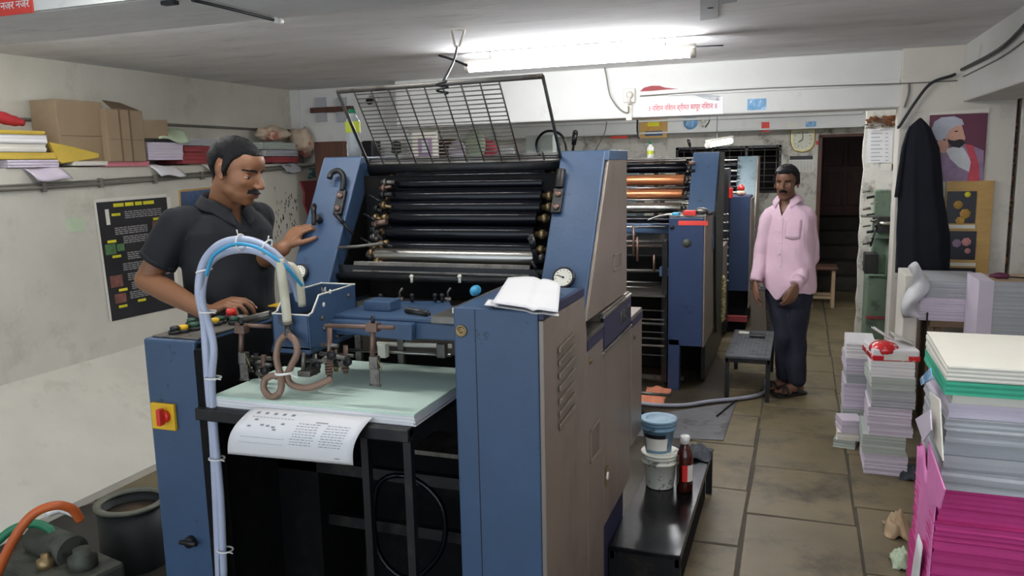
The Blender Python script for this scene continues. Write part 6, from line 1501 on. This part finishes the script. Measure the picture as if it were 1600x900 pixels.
hand(b, wrR+hd_*.01, hd_+Vector((0, .0, .10)), Vector((.1, .25, -1)), Vector((.3, .95, 0)), 1.06, (.55, .65, .75, .85), .10, (.55, .3), nails1)
dL = (on_face(470, 357, .012)-wrL).normalized()
limb(b, [wrL, wrL+dL*.01], [.028, .025])
hand(b, wrL+dL*.01, dL+Vector((.25, 0, .18)), Vector((.35, .95, -.35)), Vector((.6, -.1, -1)), .92, (.55, .6, .7, .8), .2, (.8, .25), nails1)
for s in (-1, 1):
    h_ = hip+rgt*s*.09-upv*.06; kn_ = Vector((h_.x+fwd.x*.03, h_.y+fwd.y*.03, .50)); an_ = Vector((h_.x, h_.y, .09)); limb(b, [h_, kn_, an_], [.085, .055, .04]); limb(b, [an_-upv*.04, an_-upv*.05+fwd*.10, an_-upv*.06+fwd*.17], [.04, .038, .028])
me = remesh(b, .0045, 2); relax(me, Hd, Mh1, S1); face_finish(me, Hd, Mh1, S1); hb1 = Head(bvh_of(me), Hd, Mh1, S1)
loc1 = world_loc(m1); body1 = mesh_part('body', me, ['skin_tan', 'lip'], m1); paint_lips(me, Hd, Mh1, S1, loc1)

hair(hb1, m1, .009); face_parts(hb1, m1, .55, (.3, -1.3), .019); moustache(hb1, m1, .031, .005, .007); add_nails(nails1, m1)
# polo shirt
b = MB()
loft(b, [(nk-upv*.005, rgt*.082, fwd*.074), (nk-upv*.04, rgt*.14, fwd*.09), (nk-upv*.10, rgt*.195, fwd*.115), (nk-upv*.22, rgt*.195, fwd*.135), (waist+upv*.12, rgt*.175, fwd*.15), (waist, rgt*.172, fwd*.158), (waist-upv*.10, rgt*.175, fwd*.15), (hip-upv*.06, rgt*.185, fwd*.135)])
e0 = shR.lerp(elR, .66); limb(b, [shR-rgt*.03, shR, shR.lerp(elR, .3)], [.085, .078, .076]); b.cyl(shR.lerp(elR, .25), e0, .076, .074, n=20)
e1 = shL.lerp(elL, .7); limb(b, [shL+rgt*.03, shL, shL.lerp(elL, .3)], [.08, .074, .070]); b.cyl(shL.lerp(elL, .25), e1, .070, .070, n=20)
me = remesh(b, .007, 4); wrinkle(me, .0055, .8, 1); open_neck(me, nk, rgt, fwd, .075, .034); sb = bvh_of(me); mesh_part('polo_shirt', me, 'shirt_black', m1)
def cuff(c, d, r, mm, parent, w_=.02, name='sleeve_cuff'):
    d = d.normalized(); MB().lathe(c-d*w_*.5, d, [(0, r-.004), (0, r+.003), (w_, r+.003), (w_, r-.004)], 26, caps=False).build(name, mm, parent)
cuff(e0-(elR-shR).normalized()*.008, elR-shR, .0735, 'shirt_black', m1); cuff(e1-(elL-shL).normalized()*.008, elL-shL, .0695, 'shirt_black', m1)
Mb = Matrix((rgt, fwd, upv)).transposed()
collar(m1, nk-upv*.002-fwd*.004, Mb, .083, .080, .040, .38, 'shirt_black', .28, .02, .004, tilt=.022)
O = nk+fwd*.5
pts = [proj(sb, O-upv*(.08+.02*k)+rgt*0, -fwd, .003) for k in range(6)]; pts = [p for p in pts if p is not None]
q = MB(); q.rings([[p-rgt*.017, p+rgt*.017, p+rgt*.017-fwd*.004, p-rgt*.017-fwd*.004] for p in pts], smooth=False); q.build('placket', 'shirt_black', m1)
for k in (1, 4): MB().sphere(pts[k]+fwd*.002, .005, 10, 6).build('button', 'black_plastic', m1)
b = MB(); loft(b, [(hip+upv*.02, rgt*.175, fwd*.125), (hip-upv*.10, rgt*.175, fwd*.12), (hip-upv*.16, rgt*.165, fwd*.11)])
for s in (-1, 1): h_ = hip+rgt*s*.09-upv*.06; kn_ = Vector((h_.x+fwd.x*.03, h_.y+fwd.y*.03, .50)); limb(b, [h_, kn_], [.092, .068]); limb(b, [kn_, Vector((h_.x, h_.y, .13))], [.068, .058])
mesh_part('trousers', remesh(b, .009, 3), 'trousers_navy', m1)
for s in (-1, 1):
    h_ = hip+rgt*s*.09; c = Vector((h_.x, h_.y, .018))+fwd*.06
    q = MB(); loft(q, [(c-fwd*.11, rgt*.035, upv*.018), (c-fwd*.05, rgt*.042, upv*.02), (c+fwd*.06, rgt*.052, upv*.018), (c+fwd*.13, rgt*.035, upv*.015)]); q.build('shoe', 'sandal', m1)


# ---- man in the pink shirt, standing in the aisle -------------------------------------
parent_skin = 'skin_brown'
Y2 = 5.93
m2 = thing('person', 'man in an untucked pink shirt and navy trousers standing in the aisle', 'person', (at(1238, 600, y=Y2).x, Y2, 0))
fwd = Vector((-.40, -.92, 0)).normalized(); rgt = Vector((fwd.y, -fwd.x, 0)); Mb = Matrix((rgt, fwd, upv)).transposed()
S2 = 1.0
Hd2 = at(1228.5, 286, y=Y2-.03); f2 = Vector((-.22, -.97, -.05)).normalized(); r2 = f2.cross(upv).normalized(); u2 = r2.cross(f2); Mh2 = Matrix((r2, f2, u2)).transposed()
nk = at(1232, 314, y=Y2)
shR = at(1200, 341, y=Y2-.02); shL = at(1263, 341, y=Y2+.03)
elR = at(1190, 397, y=Y2+.0); wrR = at(1181, 438, y=Y2-.06)
elL = at(1268, 402, y=Y2+.02); wrL = at(1244, 444, y=Y2-.20)
hip = at(1233, 448, y=Y2); waist = at(1233, 420, y=Y2)
hR_, hL_ = hip+rgt*.08, hip-rgt*.08
knR = at(1226, 525, y=Y2-.03); knL = at(1244, 528, y=Y2-.02)
anR = Vector((at(1226, 590, y=Y2+.06).x, Y2+.06, .085)); anL = Vector((at(1245, 600, y=Y2-.04).x, Y2-.04, .085))
fd = Vector((-.80, -.60, 0)).normalized(); fs = Vector((fd.y, -fd.x, 0))
b = MB(); head_blobs(b, Hd2, Mh2, S2, .95)
limb(b, [Hd2+Mh2 @ Vector((0, -.025, -.055)), nk+upv*.0, nk-upv*.06], [.052, .055, .062], 22)
loft(b, [(nk-upv*.02, rgt*.06, fwd*.05), (nk-upv*.07, rgt*.14, fwd*.075), (nk-upv*.16, rgt*.15, fwd*.085), (waist, rgt*.13, fwd*.09), (hip, rgt*.14, fwd*.09), (hip-upv*.08, rgt*.13, fwd*.085)])
limb(b, [shR, elR, wrR], [.045, .036, .025]); limb(b, [shL, elL, wrL], [.045, .036, .025])
nails2 = []
d_ = Vector((-.10, -.12, -1)); limb(b, [wrR, wrR+d_.normalized()*.012], [.025, .022]); hand(b, wrR+d_.normalized()*.01, d_, Vector((.95, .2, 0)), Vector((-.2, -1, 0)), .98, (.35, .42, .5, .55), .10, (.45, .3), nails2)
d_ = Vector((-.25, -.22, -1)); limb(b, [wrL, wrL+d_.normalized()*.012], [.025, .022]); hand(b, wrL+d_.normalized()*.01, d_, Vector((-.5, .85, 0)), Vector((-.85, -.5, 0)), .98, (.5, .55, .6, .65), .08, (.45, .35), nails2)
limb(b, [hR_-upv*.05, knR, anR], [.08, .052, .036]); limb(b, [hL_-upv*.05, knL, anL], [.08, .052, .036])
for an_ in (anR, anL):
    limb(b, [an_-fd*.02-upv*.035, an_-upv*.03+fd*.05, an_-upv*.045+fd*.12], [.034, .034, .024])
    for k in range(5):
        o_ = (-.032+.016*k)*(1 if an_ is anL else -1)*-1; q0 = an_-upv*.052+fd*(.13-.006*k)+fs*o_; limb(b, [q0-fd*.03, q0+fd*.022], [.012, .010 if k else .012], 10)
me = remesh(b, .0045, 2); relax(me, Hd2, Mh2, S2, 8); face_finish(me, Hd2, Mh2, S2); hb2 = Head(bvh_of(me), Hd2, Mh2, S2)
loc2 = world_loc(m2); mesh_part('body', me, ['skin_brown', 'lip_dark'], m2); paint_lips(me, Hd2, Mh2, S2, loc2)
hair(hb2, m2, .012, [(0, .066), (20, .062), (36, .078), (52, .064), (64, .046), (72, .02), (76, -.012), (83, -.016), (87, .040), (108, .042), (122, .0), (140, -.045), (180, -.060)], top=.5); face_parts(hb2, m2, .25); moustache(hb2, m2, .027, .006, .006); add_nails(nails2, m2)
b = MB(); hem = hip-upv*.02
loft(b, [(nk+upv*.005, rgt*.070, fwd*.062), (nk-upv*.025, rgt*.11, fwd*.08), (nk-upv*.055, rgt*.165, fwd*.09), (nk-upv*.10, rgt*.188, fwd*.10), (nk-upv*.20, rgt*.180, fwd*.118), (waist+upv*.10, rgt*.175, fwd*.125), (waist, rgt*.18, fwd*.13), (hip+upv*.02, rgt*.19, fwd*.135), (hem, rgt*.185, fwd*.13)])
for a_, e_, w_ in ((shR, elR, wrR), (shL, elL, wrL)):
    limb(b, [a_, a_.lerp(e_, .3), e_], [.052, .058, .055]); limb(b, [e_, e_.lerp(w_, .6)], [.056, .048]); b.cyl(e_.lerp(w_, .6), w_+(w_-e_)*.02, .048, .042, n=18)
me = remesh(b, .0065, 3); wrinkle(me, .0065, .8, 3)
for v in me.vertices:                      # the untucked hem dips in front
    k = max(0, min(1, (hem.z+.10-v.co.z)/.10))
    if k > 0 and (v.co-hip).dot(fwd) > -.2:
        q = v.co-hip; sx = q.dot(rgt); fy = q.dot(fwd)
        if abs(sx) < .2: v.co.z -= k*(.055*math.exp(-((sx-.03)/.05)**2)*(fy > 0)+.012*sin(sx*30))
sb = bvh_of(me); open_neck(me, nk, rgt, fwd, .10, .045); mesh_part('shirt', me, 'shirt_pink', m2)
cuff(wrR-(wrR-elR).normalized()*.022, wrR-elR, .041, 'shirt_pink', m2, .05); cuff(wrL-(wrL-elL).normalized()*.03, wrL-elL, .041, 'shirt_pink', m2, .05)
collar(m2, nk+upv*.006-fwd*.002, Mb, .068, .064, .040, .55, 'shirt_pink', .55, .012, .003, tilt=.004)
O = nk+fwd*.5
pts = [proj(sb, O-upv*(.105+.02*k), -fwd, .003) for k in range(19)]; pts = [p for p in pts if p is not None]
q = MB(); q.rings([[p-rgt*.016, p+rgt*.016, p+rgt*.016-fwd*.004, p-rgt*.016-fwd*.004] for p in pts], smooth=False); q.build('placket', 'shirt_pink', m2)
for k in range(1, len(pts), 4): MB().sphere(pts[k]+fwd*.002, .006, 10, 6).build('button', 'button_white', m2)
pts = [[proj(sb, O-upv*(.12+.13*j/6)-rgt*(.035+.10*i/6), -fwd, .0035) for j in range(7)] for i in range(7)]
if all(p is not None for r in pts for p in r): MB().grid(lambda u, v: pts[int(round(u*6))][int(round(v*6))]-Vector((0, 0, .012*(1-abs(u-.5)*2)*(v > .99))), 6, 6).build('pocket', 'shirt_pink', m2, solid=.002)
# open neck showing skin
b = MB(); loft(b, [(hip+upv*.03, rgt*.155, fwd*.105), (hip-upv*.08, rgt*.165, fwd*.11), (hip-upv*.13, rgt*.155, fwd*.10)])
for h_, k_, a_ in ((hR_, knR, anR), (hL_, knL, anL)): limb(b, [h_-upv*.05, k_], [.088, .070]); limb(b, [k_, a_+upv*.035], [.070, .066])
me = remesh(b, .008, 3); wrinkle(me, .004, 1, 5); mesh_part('trousers', me, 'trousers_navy', m2)
for an_ in (anR, anL):
    c = Vector((an_.x, an_.y, .010))+fd*.055
    q = MB(); loft(q, [(c-fd*.125, fs*.030, upv*.010), (c-fd*.06, fs*.036, upv*.010), (c+fd*.05, fs*.046, upv*.010), (c+fd*.125, fs*.036, upv*.009)]); so = q.build('sandal', 'sandal', m2)
    for t_, w_, h_ in ((.045, .046, .058), (-.05, .04, .075)):
        MB().tube([c+fd*t_+fs*(w_*cos(pi*k/10))+upv*(.005+h_*sin(pi*k/10)) for k in range(11)], .010, n=8).build('strap', 'sandal', so)
    MB().tube([c+fd*.085-fs*.04+upv*.01, c+fd*.055+upv*.065, c+fd*.02+fs*.04+upv*.02], .009, n=8, sm=4).build('strap', 'sandal', so)
